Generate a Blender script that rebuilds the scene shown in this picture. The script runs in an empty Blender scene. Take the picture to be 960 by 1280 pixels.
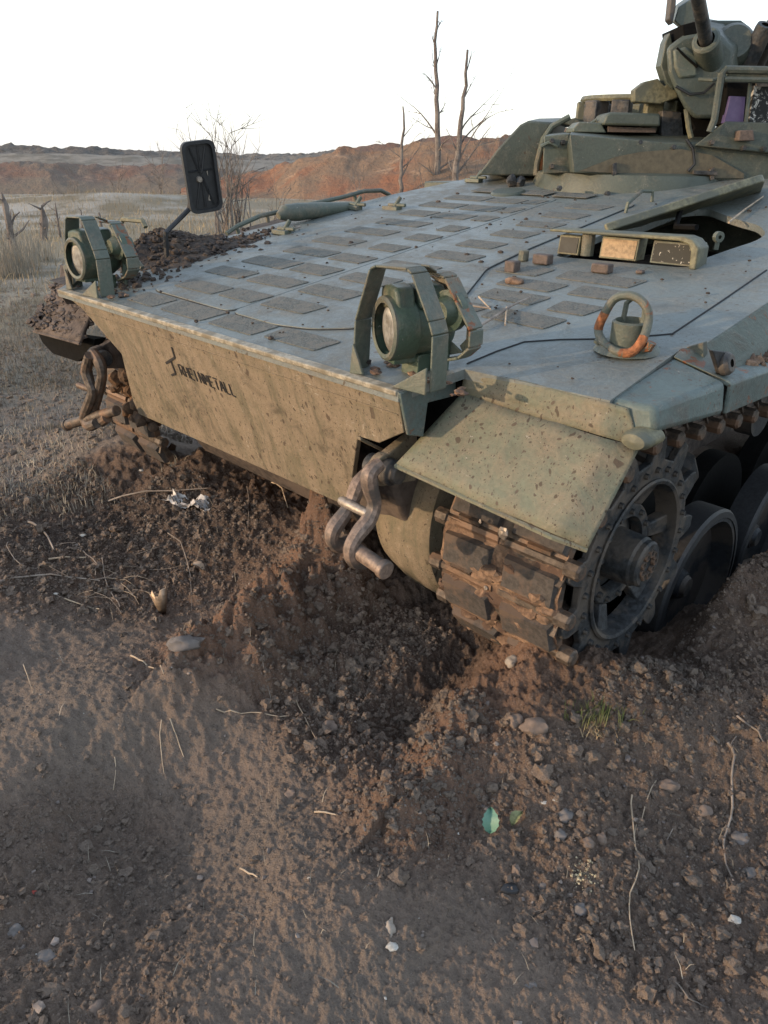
import bpy, bmesh, math, random
import numpy as np
from mathutils import Vector, Matrix, noise as mnoise

random.seed(7)
RNG = np.random.default_rng(11)
SC = bpy.context.scene
COL = SC.collection
rad = math.radians

# ------------------------------------------------------------------ camera
H = 1.75
F = 945.0
PITCH = rad(25.0)
cam_data = bpy.data.cameras.new("camera")
cam = bpy.data.objects.new("camera", cam_data)
COL.objects.link(cam)
cam.location = (0, 0, H)
cam.rotation_euler = (math.pi / 2 - PITCH, 0, 0)
cam_data.sensor_fit = 'VERTICAL'
cam_data.sensor_height = 36.0
cam_data.lens = 36.0 * F / 1280.0
cam_data.clip_start = 0.05
cam_data.clip_end = 9000
SC.camera = cam
SC.render.resolution_x, SC.render.resolution_y = 768, 1024

# ------------------------------------------------------------------ sky, sun, exposure
SUN_EL = rad(9.5)
SUN_DIR = Vector((-0.96, -0.28, 0)).normalized()      # horizontal direction towards the sun
world = bpy.data.worlds.new("World")
SC.world = world
world.use_nodes = True
wn, wl = world.node_tree.nodes, world.node_tree.links
bg = wn["Background"]
sky = wn.new("ShaderNodeTexSky")
sky.sky_type = 'NISHITA'
sky.sun_disc = False
sky.sun_elevation = SUN_EL
sky.sun_rotation = math.atan2(SUN_DIR.x, SUN_DIR.y)
sky.altitude = 100
sky.air_density = 1.0
sky.dust_density = 1.2
sky.ozone_density = 1.0
# thin bright haze over the clear sky, whitest towards the horizon
tcw = wn.new("ShaderNodeTexCoord"); sxyz = wn.new("ShaderNodeSeparateXYZ"); wl.new(tcw.outputs['Generated'], sxyz.inputs[0])
veil = wn.new("ShaderNodeValToRGB"); wl.new(sxyz.outputs[2], veil.inputs[0])      # by the sine of the elevation
for i_, (p_, c_) in enumerate(((0.0, (5.0, 5.3, 5.9)), (0.07, (6.6, 6.8, 7.2)), (0.35, (6.0, 6.5, 7.3)), (1.0, (2.8, 3.6, 4.9)))):
    e_ = veil.color_ramp.elements[i_] if i_ < 2 else veil.color_ramp.elements.new(p_)
    e_.position = p_; e_.color = (*c_, 1)
addn = wn.new("ShaderNodeMix"); addn.data_type = 'RGBA'; addn.blend_type = 'ADD'; addn.inputs[0].default_value = 1.0
wl.new(sky.outputs[0], addn.inputs[6]); wl.new(veil.outputs[0], addn.inputs[7]); wl.new(addn.outputs[2], bg.inputs[0])
bg.inputs[1].default_value = 0.15
sun_data = bpy.data.lights.new("sun", 'SUN')
sun_data.energy = 3.7
sun_data.angle = rad(0.6)
sun_data.color = (1.0, 0.70, 0.44)
sun = bpy.data.objects.new("sun", sun_data)
COL.objects.link(sun)
sd = Vector((SUN_DIR.x * math.cos(SUN_EL), SUN_DIR.y * math.cos(SUN_EL), math.sin(SUN_EL)))
sun.rotation_euler = sd.to_track_quat('Z', 'Y').to_euler()
sun.location = sd * 60
SC.view_settings.view_transform = 'Standard'
SC.view_settings.look = 'None'
SC.view_settings.exposure = 0.0
SC.view_settings.gamma = 1.0

# ------------------------------------------------------------------ frames: camera rays, vehicle axes
RC = np.array([[1, 0, 0], [0, math.sin(PITCH), math.cos(PITCH)], [0, math.cos(PITCH), -math.sin(PITCH)]])
def ray(px, py):
    return np.array([(px - 480) / F, (640 - py) / F, 1.0]) @ RC
YAW, ROLL = rad(44.8), rad(1.2)
W0 = np.array([math.cos(YAW), -math.sin(YAW), 0]); Y0 = np.array([math.sin(YAW), math.cos(YAW), 0]); Z0 = np.array([0, 0, 1.0])
VW = W0 * math.cos(ROLL) - Z0 * math.sin(ROLL)
VZ = Z0 * math.cos(ROLL) + W0 * math.sin(ROLL)
V = np.stack([VW, Y0, VZ], 1)                      # vehicle axes: x its left side, y rearward, z up
O = np.array([-0.753, 2.9047, H - 0.5836])         # middle of the nose lip
GS = math.tan(rad(8.5))                            # slope of the upper plate
def unp(px, py, n, d):
    n = np.array(n, float); r = V.T @ ray(px, py); o = V.T @ (np.array([0, 0, H]) - O)
    return o + (d - n @ o) / (n @ r) * r
def gl(px, py, dz=0.0):
    c = math.hypot(1, GS); return unp(px, py, (0, -GS / c, 1 / c), dz)
def Xp(px, py, x): return unp(px, py, (1, 0, 0), x)
def Yp(px, py, y): return unp(px, py, (0, 1, 0), y)
def Zp(px, py, z): return unp(px, py, (0, 0, 1), z)
def wY(px, py, Y):                                  # vehicle coordinates of a point at world depth Y
    r = ray(px, py); p = np.array([0, 0, H]) + r * (Y / r[1]); return V.T @ (p - O)
def gw(px, py, z=0.0):                              # world point on level z
    r = ray(px, py); p = np.array([0, 0, H]) + r * ((z - H) / r[2]); return p
def ds(x, y, dz=0.0):                               # a point on the deck
    return (x, y - dz * math.sin(rad(8.5)), y * GS + dz)
def toW(p): return O + V @ np.array(p, float)

# ------------------------------------------------------------------ mesh helper
class MB:
    def __init__(s): s.v = []; s.f = []
    def add(s, vs, fs):
        b = len(s.v); s.v += [tuple(map(float, p)) for p in vs]; s.f += [tuple(i + b for i in f) for f in fs]; return s
    def box(s, c, size, rot=None):
        c = np.array(c, float); h = np.array(size, float) / 2; R = np.eye(3) if rot is None else np.array(rot)
        vs = [c + R @ (h * np.array((i, j, k))) for i in (-1, 1) for j in (-1, 1) for k in (-1, 1)]
        return s.add(vs, [(0, 1, 3, 2), (4, 6, 7, 5), (0, 4, 5, 1), (2, 3, 7, 6), (0, 2, 6, 4), (1, 5, 7, 3)])
    def prism(s, pts, off):
        n = len(pts); p = [np.array(q, float) for q in pts]; o = np.array(off, float)
        vs = p + [q + o for q in p]
        return s.add(vs, [tuple(range(n - 1, -1, -1)), tuple(range(n, 2 * n))] + [(i, (i + 1) % n, n + (i + 1) % n, n + i) for i in range(n)])
    def loft(s, A, B):
        n = len(A); vs = list(A) + list(B)
        return s.add(vs, [tuple(range(n - 1, -1, -1)), tuple(range(n, 2 * n))] + [(i, (i + 1) % n, n + (i + 1) % n, n + i) for i in range(n)])
    def tube(s, path, r, seg=8, closed=False, cap=True):
        P = [np.array(p, float) for p in path]; n = len(P)
        rs = r if hasattr(r, '__len__') else [r] * n
        rings = []; up = None
        for i in range(n):
            a = P[(i - 1) % n] if (closed or i > 0) else P[i]; b = P[(i + 1) % n] if (closed or i < n - 1) else P[i]
            t = b - a; t = t / (np.linalg.norm(t) + 1e-9)
            if up is None:
                up = np.array([0, 0, 1.0]) if abs(t[2]) < .9 else np.array([1.0, 0, 0])
            u = up - t * (up @ t); u /= np.linalg.norm(u) + 1e-9; w = np.cross(t, u); up = u
            rings.append([P[i] + rs[i] * (math.cos(2 * math.pi * k / seg) * u + math.sin(2 * math.pi * k / seg) * w) for k in range(seg)])
        vs = [p for ring in rings for p in ring]; fs = []
        for i in range(n if closed else n - 1):
            j = (i + 1) % n
            for k in range(seg):
                l = (k + 1) % seg; fs.append((i * seg + k, i * seg + l, j * seg + l, j * seg + k))
        if cap and not closed:
            fs.append(tuple(range(seg - 1, -1, -1))); fs.append(tuple((n - 1) * seg + k for k in range(seg)))
        return s.add(vs, fs)
    def cyl(s, a, b, r, seg=16, r2=None):
        return s.tube([a, b], [r, r if r2 is None else r2], seg)
    def lathe(s, prof, c, ax, seg=32):               # prof: (radius, along) pairs
        ax = np.array(ax, float); ax /= np.linalg.norm(ax); c = np.array(c, float)
        u = np.cross(ax, (0, 0, 1.0)) if abs(ax[2]) < .9 else np.cross(ax, (1.0, 0, 0)); u /= np.linalg.norm(u); w = np.cross(ax, u)
        n = len(prof); vs = []; fs = []
        for k in range(seg):
            a = 2 * math.pi * k / seg; d = math.cos(a) * u + math.sin(a) * w
            vs += [c + ax * h + d * r for r, h in prof]
        for k in range(seg):
            l = (k + 1) % seg
            fs += [(k * n + i, k * n + i + 1, l * n + i + 1, l * n + i) for i in range(n - 1)]
        return s.add(vs, fs)
    def lump(s, c, r, sq=(1, 1, 1), seed=0, sub=2, amp=.35, fr=1.3, rot=None):
        if sub == 1: sub, amp, fr = 2, .55, 1.6
        bm = bmesh.new(); bmesh.ops.create_icosphere(bm, subdivisions=sub, radius=1)
        vs = []
        for q in bm.verts:
            p = q.co.copy(); k = 1 + amp * mnoise.noise(p * fr + Vector((seed * 7.3, seed * 3.1, seed * 1.7)))
            p = Vector((p.x * sq[0], p.y * sq[1], p.z * sq[2])) * (k * r)
            if rot: p = rot @ p
            vs.append((c[0] + p.x, c[1] + p.y, c[2] + p.z))
        fs = [tuple(q.index for q in f.verts) for f in bm.faces]; bm.free()
        return s.add(vs, fs)
    def mesh(s, name, mat, smooth=30):
        me = bpy.data.meshes.new(name); me.from_pydata(s.v, [], s.f); me.update()
        bm = bmesh.new(); bm.from_mesh(me); bmesh.ops.recalc_face_normals(bm, faces=bm.faces); bm.to_mesh(me); bm.free()
        if mat: me.materials.append(mat)
        if smooth:
            me.polygons.foreach_set('use_smooth', [True] * len(me.polygons)); me.set_sharp_from_angle(angle=rad(smooth))
        return me
    def build(s, name, mat, parent=None, bevel=0, smooth=30):
        o = bpy.data.objects.new(name, s.mesh(name, mat, smooth)); COL.objects.link(o)
        if parent is not None:
            o.parent = parent
            if parent is VEH: o.location = VOFF
        if bevel:
            m = o.modifiers.new('bevel', 'BEVEL'); m.width = bevel; m.segments = 2; m.limit_method = 'ANGLE'; m.angle_limit = rad(40)
        return o
def spline(P, k=4, closed=False):
    P = [np.array(p, float) for p in P]; n = len(P); out = []
    for i in range(n if closed else n - 1):
        a, b, c, d = (P[(i + q) % n] if closed else P[min(max(i + q, 0), n - 1)] for q in (-1, 0, 1, 2))
        for j in range(k):
            t = j / k; out.append(.5 * (2 * b + (c - a) * t + (2 * a - 5 * b + 4 * c - d) * t * t + (3 * b - a - 3 * c + d) * t ** 3))
    return out if closed else out + [P[-1]]
def tag(o, label=None, cat=None, group=None, kind=None):
    for k, v in (('label', label), ('category', cat), ('group', group), ('kind', kind)):
        if v: o[k] = v
    return o
def share(src, name, parent=None, mw=None):
    o = src.copy(); o.name = name; COL.objects.link(o)
    if parent is not None: o.parent = parent
    if mw is not None: o.matrix_local = mw
    return o

# ------------------------------------------------------------------ materials
class NT:
    def __init__(s, name):
        s.m = bpy.data.materials.new(name); s.m.use_nodes = True; s.n = s.m.node_tree.nodes; s.l = s.m.node_tree.links
        s.b = s.n["Principled BSDF"]; s.co = s.n.new("ShaderNodeTexCoord").outputs['Object']
    def noise(s, sc, det=6, ro=.6, dist=0, vec=None):
        n = s.n.new("ShaderNodeTexNoise"); n.inputs['Scale'].default_value = sc; n.inputs['Detail'].default_value = det
        n.inputs['Roughness'].default_value = ro; n.inputs['Distortion'].default_value = dist; s.l.new(vec or s.co, n.inputs['Vector']); return n.outputs[0]
    def voro(s, sc, feat='F1', vec=None, rnd=1):
        n = s.n.new("ShaderNodeTexVoronoi"); n.feature = feat; n.inputs['Scale'].default_value = sc; n.inputs['Randomness'].default_value = rnd
        s.l.new(vec or s.co, n.inputs['Vector']); return n.outputs[0]
    def scale(s, v3, vec=None):
        n = s.n.new("ShaderNodeMapping"); n.inputs['Scale'].default_value = v3; s.l.new(vec or s.co, n.inputs[0]); return n.outputs[0]
    def ramp(s, fac, a, b, va=0., vb=1.):
        n = s.n.new("ShaderNodeMapRange"); n.interpolation_type = 'SMOOTHSTEP'; s.l.new(fac, n.inputs[0])
        for i, x in ((1, a), (2, b), (3, va), (4, vb)): n.inputs[i].default_value = x
        return n.outputs[0]
    def mix(s, fac, a, b):
        n = s.n.new("ShaderNodeMix"); n.data_type = 'RGBA'
        for sock, x in ((n.inputs[0], fac), (n.inputs[6], a), (n.inputs[7], b)):
            if isinstance(x, (int, float)): sock.default_value = x
            elif isinstance(x, tuple): sock.default_value = (*x, 1) if len(x) == 3 else x
            else: s.l.new(x, sock)
        return n.outputs[2]
    def math(s, op, a, b=0.):
        n = s.n.new("ShaderNodeMath"); n.operation = op
        for i, x in enumerate((a, b)):
            if isinstance(x, (int, float)): n.inputs[i].default_value = x
            else: s.l.new(x, n.inputs[i])
        return n.outputs[0]
    def attr(s, name):
        n = s.n.new("ShaderNodeAttribute"); n.attribute_name = name; return n
    def sep(s, vec=None):
        n = s.n.new("ShaderNodeSeparateXYZ"); s.l.new(vec or s.co, n.inputs[0]); return n.outputs
    def bump(s, h, strength=.3, dist=.01):
        n = s.n.new("ShaderNodeBump"); n.inputs['Strength'].default_value = strength; n.inputs['Distance'].default_value = dist
        s.l.new(h, n.inputs['Height']); s.l.new(n.outputs[0], s.b.inputs['Normal'])
    def out(s, col, rough=.6, metal=0., spec=.5):
        for k, x in (('Base Color', col), ('Roughness', rough), ('Metallic', metal), ('Specular IOR Level', spec)):
            if isinstance(x, (int, float)): s.b.inputs[k].default_value = x
            elif isinstance(x, tuple): s.b.inputs[k].default_value = (*x, 1)
            else: s.l.new(x, s.b.inputs[k])
        return s.m

MUD = (.105, .068, .046); DUST = (.25, .19, .135)
def paint(name, base, dust=DUST, amt=.5, spread=.15, spots=.0, rough=.55, rust=0., base2=None, streak=False, grime=.4, scratch=.5):
    t = NT(name)
    big = t.noise(2.2, 5, .6); mid = t.noise(11, 9, .68, .5); fine = t.noise(75, 6, .7); vfine = t.noise(260, 3, .6)
    col = t.mix(t.ramp(big, .40, .62), base, base2 or tuple(c * .72 for c in base))
    col = t.mix(t.ramp(fine, .35, .7, 0, .45), col, tuple(c * 1.45 for c in base))
    d = t.ramp(t.math('ADD', t.math('MULTIPLY', mid, .6), t.math('MULTIPLY', big, .4)), .5 + (.5 - amt) * .5 - spread, .5 + (.5 - amt) * .5 + spread)
    if streak:                                          # dribbles of dried mud down the plate
        st = t.noise(6, 9, .72, .3, t.scale((3.2, 1, .55)))
        d = t.math('MULTIPLY', d, t.ramp(st, .36, .56, .35, 1.0))
    col = t.mix(t.math('MULTIPLY', d, t.ramp(vfine, .2, .7, .55, 1.)), col, t.mix(fine, tuple(c * .68 for c in dust), tuple(c * 1.3 for c in dust)))
    gm = t.noise(4.3, 9, .7, .8)                         # dark greasy dirt in patches
    col = t.mix(t.ramp(t.math('ADD', gm, t.math('MULTIPLY', fine, .12)), .60, .78, 0, grime), col, tuple(c * .33 for c in base))
    sv = t.noise(9, 2, .5, 1.2, t.scale((1, .2, 6))); sv2 = t.noise(7, 2, .5, 1.5, t.scale((7, .3, 1.1)))
    for q in (sv, sv2):                                  # scratches
        k = t.math('ABSOLUTE', t.math('SUBTRACT', q, .5)); k = t.math('MULTIPLY', t.ramp(k, .0, .006, scratch, 0), t.ramp(mid, .52, .62))
        col = t.mix(k, col, (.34, .31, .25))
    if rust:
        col = t.mix(t.ramp(t.noise(16, 6, .7, .8), .66 - rust * .2, .70 - rust * .2), col, (.17, .06, .022))
    col = t.mix(t.ramp(t.noise(48, 4, .6), .70, .73, 0, .7), col, (.30, .28, .23))       # small pale chips
    if spots:
        n_ = t.n.new("ShaderNodeTexNoise"); n_.inputs['Scale'].default_value = 16; t.l.new(t.co, n_.inputs['Vector'])
        w_ = t.n.new("ShaderNodeMix"); w_.data_type = 'VECTOR'; w_.inputs[0].default_value = .045; t.l.new(t.scale((1, 1, .62)), w_.inputs[4]); t.l.new(n_.outputs[1], w_.inputs[5]); wv = w_.outputs[1]
        v2 = t.noise(4, 3, .6)
        for sc_, r0, col_ in ((34, .13, (.060, .044, .03)), (70, .15, (.07, .05, .036)), (130, .16, (.07, .05, .036)), (19, .115, (.075, .054, .038))):
            v = t.voro(sc_, vec=wv); rnd = t.ramp(t.noise(sc_ * .9, 1, .5, 0, wv), .35, .65, .35, 1.25)
            m = t.math('MULTIPLY', t.ramp(t.math('DIVIDE', v, rnd), r0, r0 + .05, .9, 0), t.ramp(v2, .55 - spots * .3, .68 - spots * .3))
            col = t.mix(m, col, col_)
    t.bump(t.math('ADD', t.math('MULTIPLY', fine, .5), t.math('ADD', mid, t.math('MULTIPLY', d, .6))), .45, .007)
    return t.out(col, t.ramp(d, 0, 1, rough, .9), 0, .4)
def plain(name, col, rough=.6, metal=0., var=.3, sc=40, bump=.2, col2=None, spec=.5):
    t = NT(name); n = t.noise(sc, 7, .65); n2 = t.noise(sc * .18, 4, .6)
    c = t.mix(t.ramp(n, .3, .7), tuple(x * (1 - var) for x in col), tuple(min(1, x * (1 + var)) for x in col))
    if col2: c = t.mix(t.ramp(n2, .45, .6), c, col2)
    if bump: t.bump(n, bump, .006)
    return t.out(c, rough, metal, spec)
OLIVE = (.085, .102, .082)
M = {}
M['deck'] = paint('deck_paint', (.128, .152, .148), (.18, .168, .14), .38, .20, .25, .42, grime=.5)
M['front'] = paint('front_plate_paint', (.095, .088, .055), (.235, .182, .126), .72, .16, .75, .6, streak=True, grime=.7, scratch=1.)
M['guard'] = paint('mudguard_paint', (.110, .128, .088), (.235, .18, .125), .46, .2, 1.0, .6, grime=.3)
M['olive'] = paint('olive_paint', OLIVE, DUST, .3, .15, 0, .5)
M['olive_rust'] = paint('chipped_olive_paint', OLIVE, DUST, .35, .15, 0, .5, rust=.55)
M['side'] = paint('side_paint', (.085, .115, .108), (.13, .10, .075), .32, .14, .4, .5, rust=.25, grime=.6)
M['turret'] = paint('turret_paint', (.062, .075, .062), (.16, .15, .115), .26, .15, .1, .5, grime=.5)
M['lamp'] = paint('lamp_paint', (.055, .085, .06), (.2, .16, .11), .3, .12, 0, .4)
M['pad'] = plain('antislip_pad', (.102, .108, .098), .95, 0, .5, 120, .9, (.135, .130, .112))
M['lip'] = plain('worn_lip_highlight', (.29, .26, .20), .7, 0, .35, 60, .3, (.17, .145, .10))  # bare worn edge, with its highlight put into the pale colour
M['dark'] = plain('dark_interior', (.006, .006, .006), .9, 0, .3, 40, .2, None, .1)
M['gasket'] = plain('black_gasket', (.012, .012, .013), .8, 0, .3, 30, 0)
M['rubber'] = plain('rubber', (.05, .044, .04), .8, 0, .35, 60, .5, (.10, .070, .052))
M['steel'] = plain('muddy_steel', (.085, .068, .055), .6, .35, .5, 40, .6, (.16, .10, .066))
M['bare'] = plain('bare_steel', (.30, .26, .22), .5, .5, .3, 50, .3)
M['darksteel'] = plain('dark_greasy_steel', (.026, .029, .032), .6, .15, .6, 45, .8, (.085, .072, .060))
M['hook'] = plain('brown_steel', (.20, .145, .112), .55, .25, .4, 55, .3, (.10, .085, .075))
M['mud'] = plain('caked_mud', (.185, .118, .076), .95, 0, .45, 50, 1.0, (.085, .052, .036))
M['wetmud_shade'] = plain('dark_mud_and_shade', (.065, .05, .042), .9, 0, .5, 30, 1.0, (.11, .085, .07))  # caked mud; on the lower hull its dark tone also paints in shade
M['rust'] = plain('rust', (.27, .10, .038), .85, 0, .45, 60, .6, (.12, .06, .03))
M['black'] = plain('black_plastic', (.014, .015, .017), .45, 0, .25, 40, .1)
M['blackgrey'] = plain('worn_rubber_rim', (.018, .019, .021), .6, 0, .35, 60, .2)
M['ink'] = plain('black_ink', (.016, .014, .014), .8, 0, .3, 80, 0)
M['prism'] = plain('periscope_dark_glass', (.02, .024, .024), .45, 0, .3, 20, 0, None, .15)
M['prism_tan'] = plain('periscope_tan_cover', (.30, .21, .12), .7, 0, .35, 40, .3)
M['block'] = plain('brown_block', (.095, .072, .060), .85, 0, .3, 60, .3)
M['wheel'] = plain('shade_dark_wheel', (.014, .016, .019), .7, 0, .5, 30, .6, (.055, .046, .039))  # near-black: the shade under the hull is put into the colour
M['rustmud2'] = plain('rust_streaked_paint', (.13, .075, .042), .8, 0, .5, 30, .4, (.075, .085, .07))
M['sand'] = plain('sandy_olive_paint', (.135, .128, .078), .6, 0, .4, 40, .4, (.085, .09, .066))
M['bronze'] = plain('brown_camouflage', (.085, .072, .045), .55, 0, .25, 30, .2)
t = NT('headlamp_glass'); M['lens'] = t.out(t.mix(t.ramp(t.noise(26, 6, .7), .35, .65), (.31, .305, .285), (.13, .12, .10)), .28, .0, .6)
w_ = t.n.new('ShaderNodeTexWave'); w_.inputs['Scale'].default_value = 42; w_.inputs['Distortion'].default_value = .3; t.l.new(t.co, w_.inputs['Vector']); t.bump(w_.outputs[1], .5, .004)
t = NT('sight_window'); M['violet'] = t.out(t.mix(t.noise(30, 3), (.045, .035, .10), (.11, .09, .19)), .3, 0, .3)
t = NT('cracked_window')
_v = t.voro(55, 'DISTANCE_TO_EDGE'); M['crack'] = t.out(t.mix(t.ramp(t.noise(22, 5, .7, 1.), .5, .62), (.02, .022, .022), (.5, .5, .47)), .5, 0, .15)
t = NT('speckled_glass'); M['speckle'] = t.out(t.mix(t.math('MULTIPLY', t.ramp(t.noise(90, 3), .62, .68), 1.), (.02, .022, .02), (.5, .48, .42)), .5, 0, .15)
VEH = None
VOFF = (0, 0, 0)

# ================================================================== THE VEHICLE
BASE = np.array([0, 1.6, -1.25])
VEH = bpy.data.objects.new("armoured_vehicle", None); COL.objects.link(VEH)
VEH.matrix_world = Matrix([[*V[i], toW(BASE)[i]] for i in range(3)] + [[0, 0, 0, 1]])
VEH.empty_display_size = .3
VOFF = tuple(-BASE)
tag(VEH, 'muddy olive green tracked armoured vehicle with its nose over churned dark soil', 'armoured vehicle')

def flatplate(outline, hole, dz, th):
    """sloping deck plate with an optional opening"""
    bm = bmesh.new(); edges = []
    for loop in [outline] + ([hole] if hole else []):
        vs = [bm.verts.new(ds(x, y, dz)) for x, y in loop]
        edges += [bm.edges.new((vs[i], vs[(i + 1) % len(vs)])) for i in range(len(vs))]
    bmesh.ops.triangle_fill(bm, use_beauty=True, edges=edges)
    r = bmesh.ops.extrude_face_region(bm, geom=bm.faces[:])
    bmesh.ops.translate(bm, verts=[g for g in r['geom'] if isinstance(g, bmesh.types.BMVert)], vec=(0, 0, -th))
    b = MB(); bm.verts.index_update()
    b.add([v.co[:] for v in bm.verts], [tuple(v.index for v in f.verts) for f in bm.faces]); bm.free(); return b
def rounded(pts, r, n=4):
    out = []
    for i in range(len(pts)):
        a, b, c = (np.array(pts[k % len(pts)], float) for k in (i - 1, i, i + 1))
        d1 = (a - b) / np.linalg.norm(a - b); d2 = (c - b) / np.linalg.norm(c - b)
        rr = min(r, np.linalg.norm(a - b) * .45, np.linalg.norm(c - b) * .45)
        p, q = b + d1 * rr, b + d2 * rr
        for k in range(n + 1):
            t = k / n; out.append(tuple((1 - t) ** 2 * p + 2 * t * (1 - t) * b + t * t * q))
    return out

# ---- deck, hull, nose plate
HOLE = rounded([(.665, 1.44), (1.245, 1.50), (1.237, 1.64), (1.262, 1.80), (1.303, 1.99), (1.295, 2.12), (1.21, 2.26), (1.06, 2.35), (.85, 2.52), (.75, 2.45), (.735, 2.05), (.65, 1.9)], .05)
deck = flatplate([(-1.12, 0), (1.12, 0), (1.17, .235), (1.64, .265), (1.62, .70), (1.66, .76), (1.66, 3.35), (-.98, 3.35), (-1.2, 2.3), (-1.3, .6), (-1.25, .15)], HOLE, 0, .03)
DECK = deck.build('deck', M['deck'], VEH)
ZB = math.tan(rad(16))
def fp(x, z): return (x, -z * ZB, z)
PL = [(-1.105, -.006), (1.115, -.006), (1.11, -.135), (.985, -.208), (.885, -.212), (.80, -.40), (.775, -.55), (-.80, -.575), (-.80, -.50), (-.70, -.24), (-.93, -.06)]
MB().prism([fp(*p) for p in PL], (0, .022, .006)).build('nose_plate', M['front'], VEH, .003)
MB().prism([(-1.11, -.008, .004), (-1.11, .03, .008), (-1.11, .03, -.012), (-1.11, -.004, -.014)], (2.225, 0, 0)).build('lip_edge', M['lip'], VEH, .004)
b = MB(); b.prism([fp(-.9, -.075), fp(1.1, -.075), fp(1.1, -.081), fp(-.88, -.081)], (0, -.003, 0)); b.build('weld_seam', M['front'], VEH)
# nose box, right end (vehicle left): side faces and the hollow behind
MB().prism([(1.118, -.002, -.002), (1.118, .245, .034), (1.118, .25, -.06), (1.118, .12, -.055), (1.118, .105, -.16), (1.118, .038, -.138)], (.012, 0, 0)).build('nose_cheek', M['side'], VEH, .003)
MB().prism([(-1.13, .0, -.002), (-1.13, .245, .034), (-1.13, .25, -.06), (-1.13, .12, -.08), (-1.13, .03, -.07)], (.012, 0, 0)).build('nose_cheek', M['wetmud_shade'], VEH, .003)
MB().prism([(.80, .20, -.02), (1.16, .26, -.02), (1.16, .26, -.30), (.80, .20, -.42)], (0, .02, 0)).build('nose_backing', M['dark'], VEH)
b = MB(); b.prism([(.885, .055, -.208), (.905, .055, -.208), (.905, .20, -.30), (.885, .20, -.30)], (0, 0, -.012)); b.build('nose_rib', M['front'], VEH, .002)
# lower hull: the nose plate's shade is put into its dark mud colour
b = MB(); b.prism([(-.82, .28, -.42), (-.82, .36, -.62), (-.82, .52, -.86), (-.82, .80, -1.02), (-.82, 1.2, -1.10), (-.82, 5.2, -1.10), (-.82, 5.2, .25), (-.82, .3, .0), (-.82, .26, -.1)], (1.64, 0, 0)); b.build('lower_hull', M['wetmud_shade'], VEH, .02)
b = MB(); b.prism([(.84, .28, -.05), (.84, 5.2, -.05), (.84, 5.2, -.1), (.84, .28, -.1)], (.80, 0, 0)); b.prism([(-1.64, .28, -.05), (-1.64, 5.2, -.05), (-1.64, 5.2, -.1), (-1.64, .28, -.1)], (.80, 0, 0)); b.build('sponson_floor', M['dark'], VEH)
b = MB(); b.prism([(1.0, 2.9, .40), (1.60, 2.9, .40), (1.60, 5.2, .40), (-1.6, 5.2, .40), (-1.6, 3.1, .40), (-.95, 3.1, .42)], (0, 0, -.45)); b.build('rear_hull', M['turret'], VEH, .01)
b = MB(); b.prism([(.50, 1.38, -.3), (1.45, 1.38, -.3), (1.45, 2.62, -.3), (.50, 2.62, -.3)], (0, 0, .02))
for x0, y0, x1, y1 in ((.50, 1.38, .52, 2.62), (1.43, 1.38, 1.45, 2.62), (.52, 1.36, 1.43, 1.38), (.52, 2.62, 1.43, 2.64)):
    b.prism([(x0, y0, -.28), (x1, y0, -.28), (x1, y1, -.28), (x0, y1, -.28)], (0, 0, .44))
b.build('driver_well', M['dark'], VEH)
# opening rim and lid hinge lug
p = gl(895, 312); MB().cyl(p, p + np.array([0, 0, .035]), .010, 8).lathe([(.008, -.01), (.022, -.01), (.022, .01), (.008, .01)], p + np.array([0, 0, .05]), V.T @ np.array([.3, -1, 0]), 12).build('hinge_lug', M['olive'], VEH)
# two big engine panels, the pads on them and round them
PANA = rounded([(-.64, .228), (-.005, .207), (-.012, 2.5), (-.945, 2.5), (-.93, .9), (-.90, .62), (-.72, .36)], .07)
PANB = rounded([(.0, .207), (.29, .198), (.46, .235), (.60, .322), (.69, .5), (.709, .786), (.63, .95), (.535, 1.144), (.50, 1.5), (.47, 2.5), (-.003, 2.5)], .05)
for P_ in (PANA, PANB):
    flatplate(P_, None, .007, .006).build('engine_panel', M['deck'], VEH, .002)
def gpath(pts): return [ds(x, y, .0005) for x, y in pts]
def gasket(pts, name='seam', r=.0032): MB().tube(gpath(pts), r, 5).build(name, M['gasket'], VEH)
gasket(PANA + PANA[:1]); gasket(PANB + PANB[:1])
gasket([gl(*p)[:2] for p in ((584, 455), (620, 440), (655, 428), (700, 425), (770, 424), (840, 418), (900, 378), (958, 338))], r=.0038)
PADS = [(.145, -.625, -.38), (.145, -.34, -.01), (.14, .02, .32), (.15, .355, .655), (.365, -.59, -.27), (.375, -.255, 0), (.38, .035, .32),
        (.58, -.67, -.37), (.58, -.33, -.025), (.58, .03, .335), (.79, -.655, -.31), (.795, -.29, -.03), (.79, .05, .34), (1.015, -.62, -.29), (1.01, -.27, -.03), (1.01, .06, .36),
        (1.235, -.65, -.34), (1.235, -.23, -.03), (1.24, .145, .415), (1.46, -.645, -.32), (1.46, -.2, -.025), (1.46, .14, .37), (1.68, -.63, -.29), (1.67, -.17, -.025), (1.69, .165, .39),
        (1.91, -.67, -.44), (1.91, -.425, -.17), (1.92, -.15, -.025), (1.9, .16, .4), (2.135, -.72, -.42), (2.135, -.405, -.15), (2.14, -.135, -.025), (2.12, .16, .4), (2.35, -.71, -.4), (2.35, -.385, -.15), (2.37, -.135, -.025),
        (2.34, .16, .4), (2.6, -.70, -.4), (2.6, -.37, -.13), (2.6, -.1, .15),
        (.70, .90, 1.19), (.70, .76, .87), (.885, .735, 1.0), (.87, 1.06, 1.23), (1.045, .70, .97), (1.06, 1.02, 1.21), (1.2, .58, .80), (1.22, .86, 1.2)]
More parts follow.
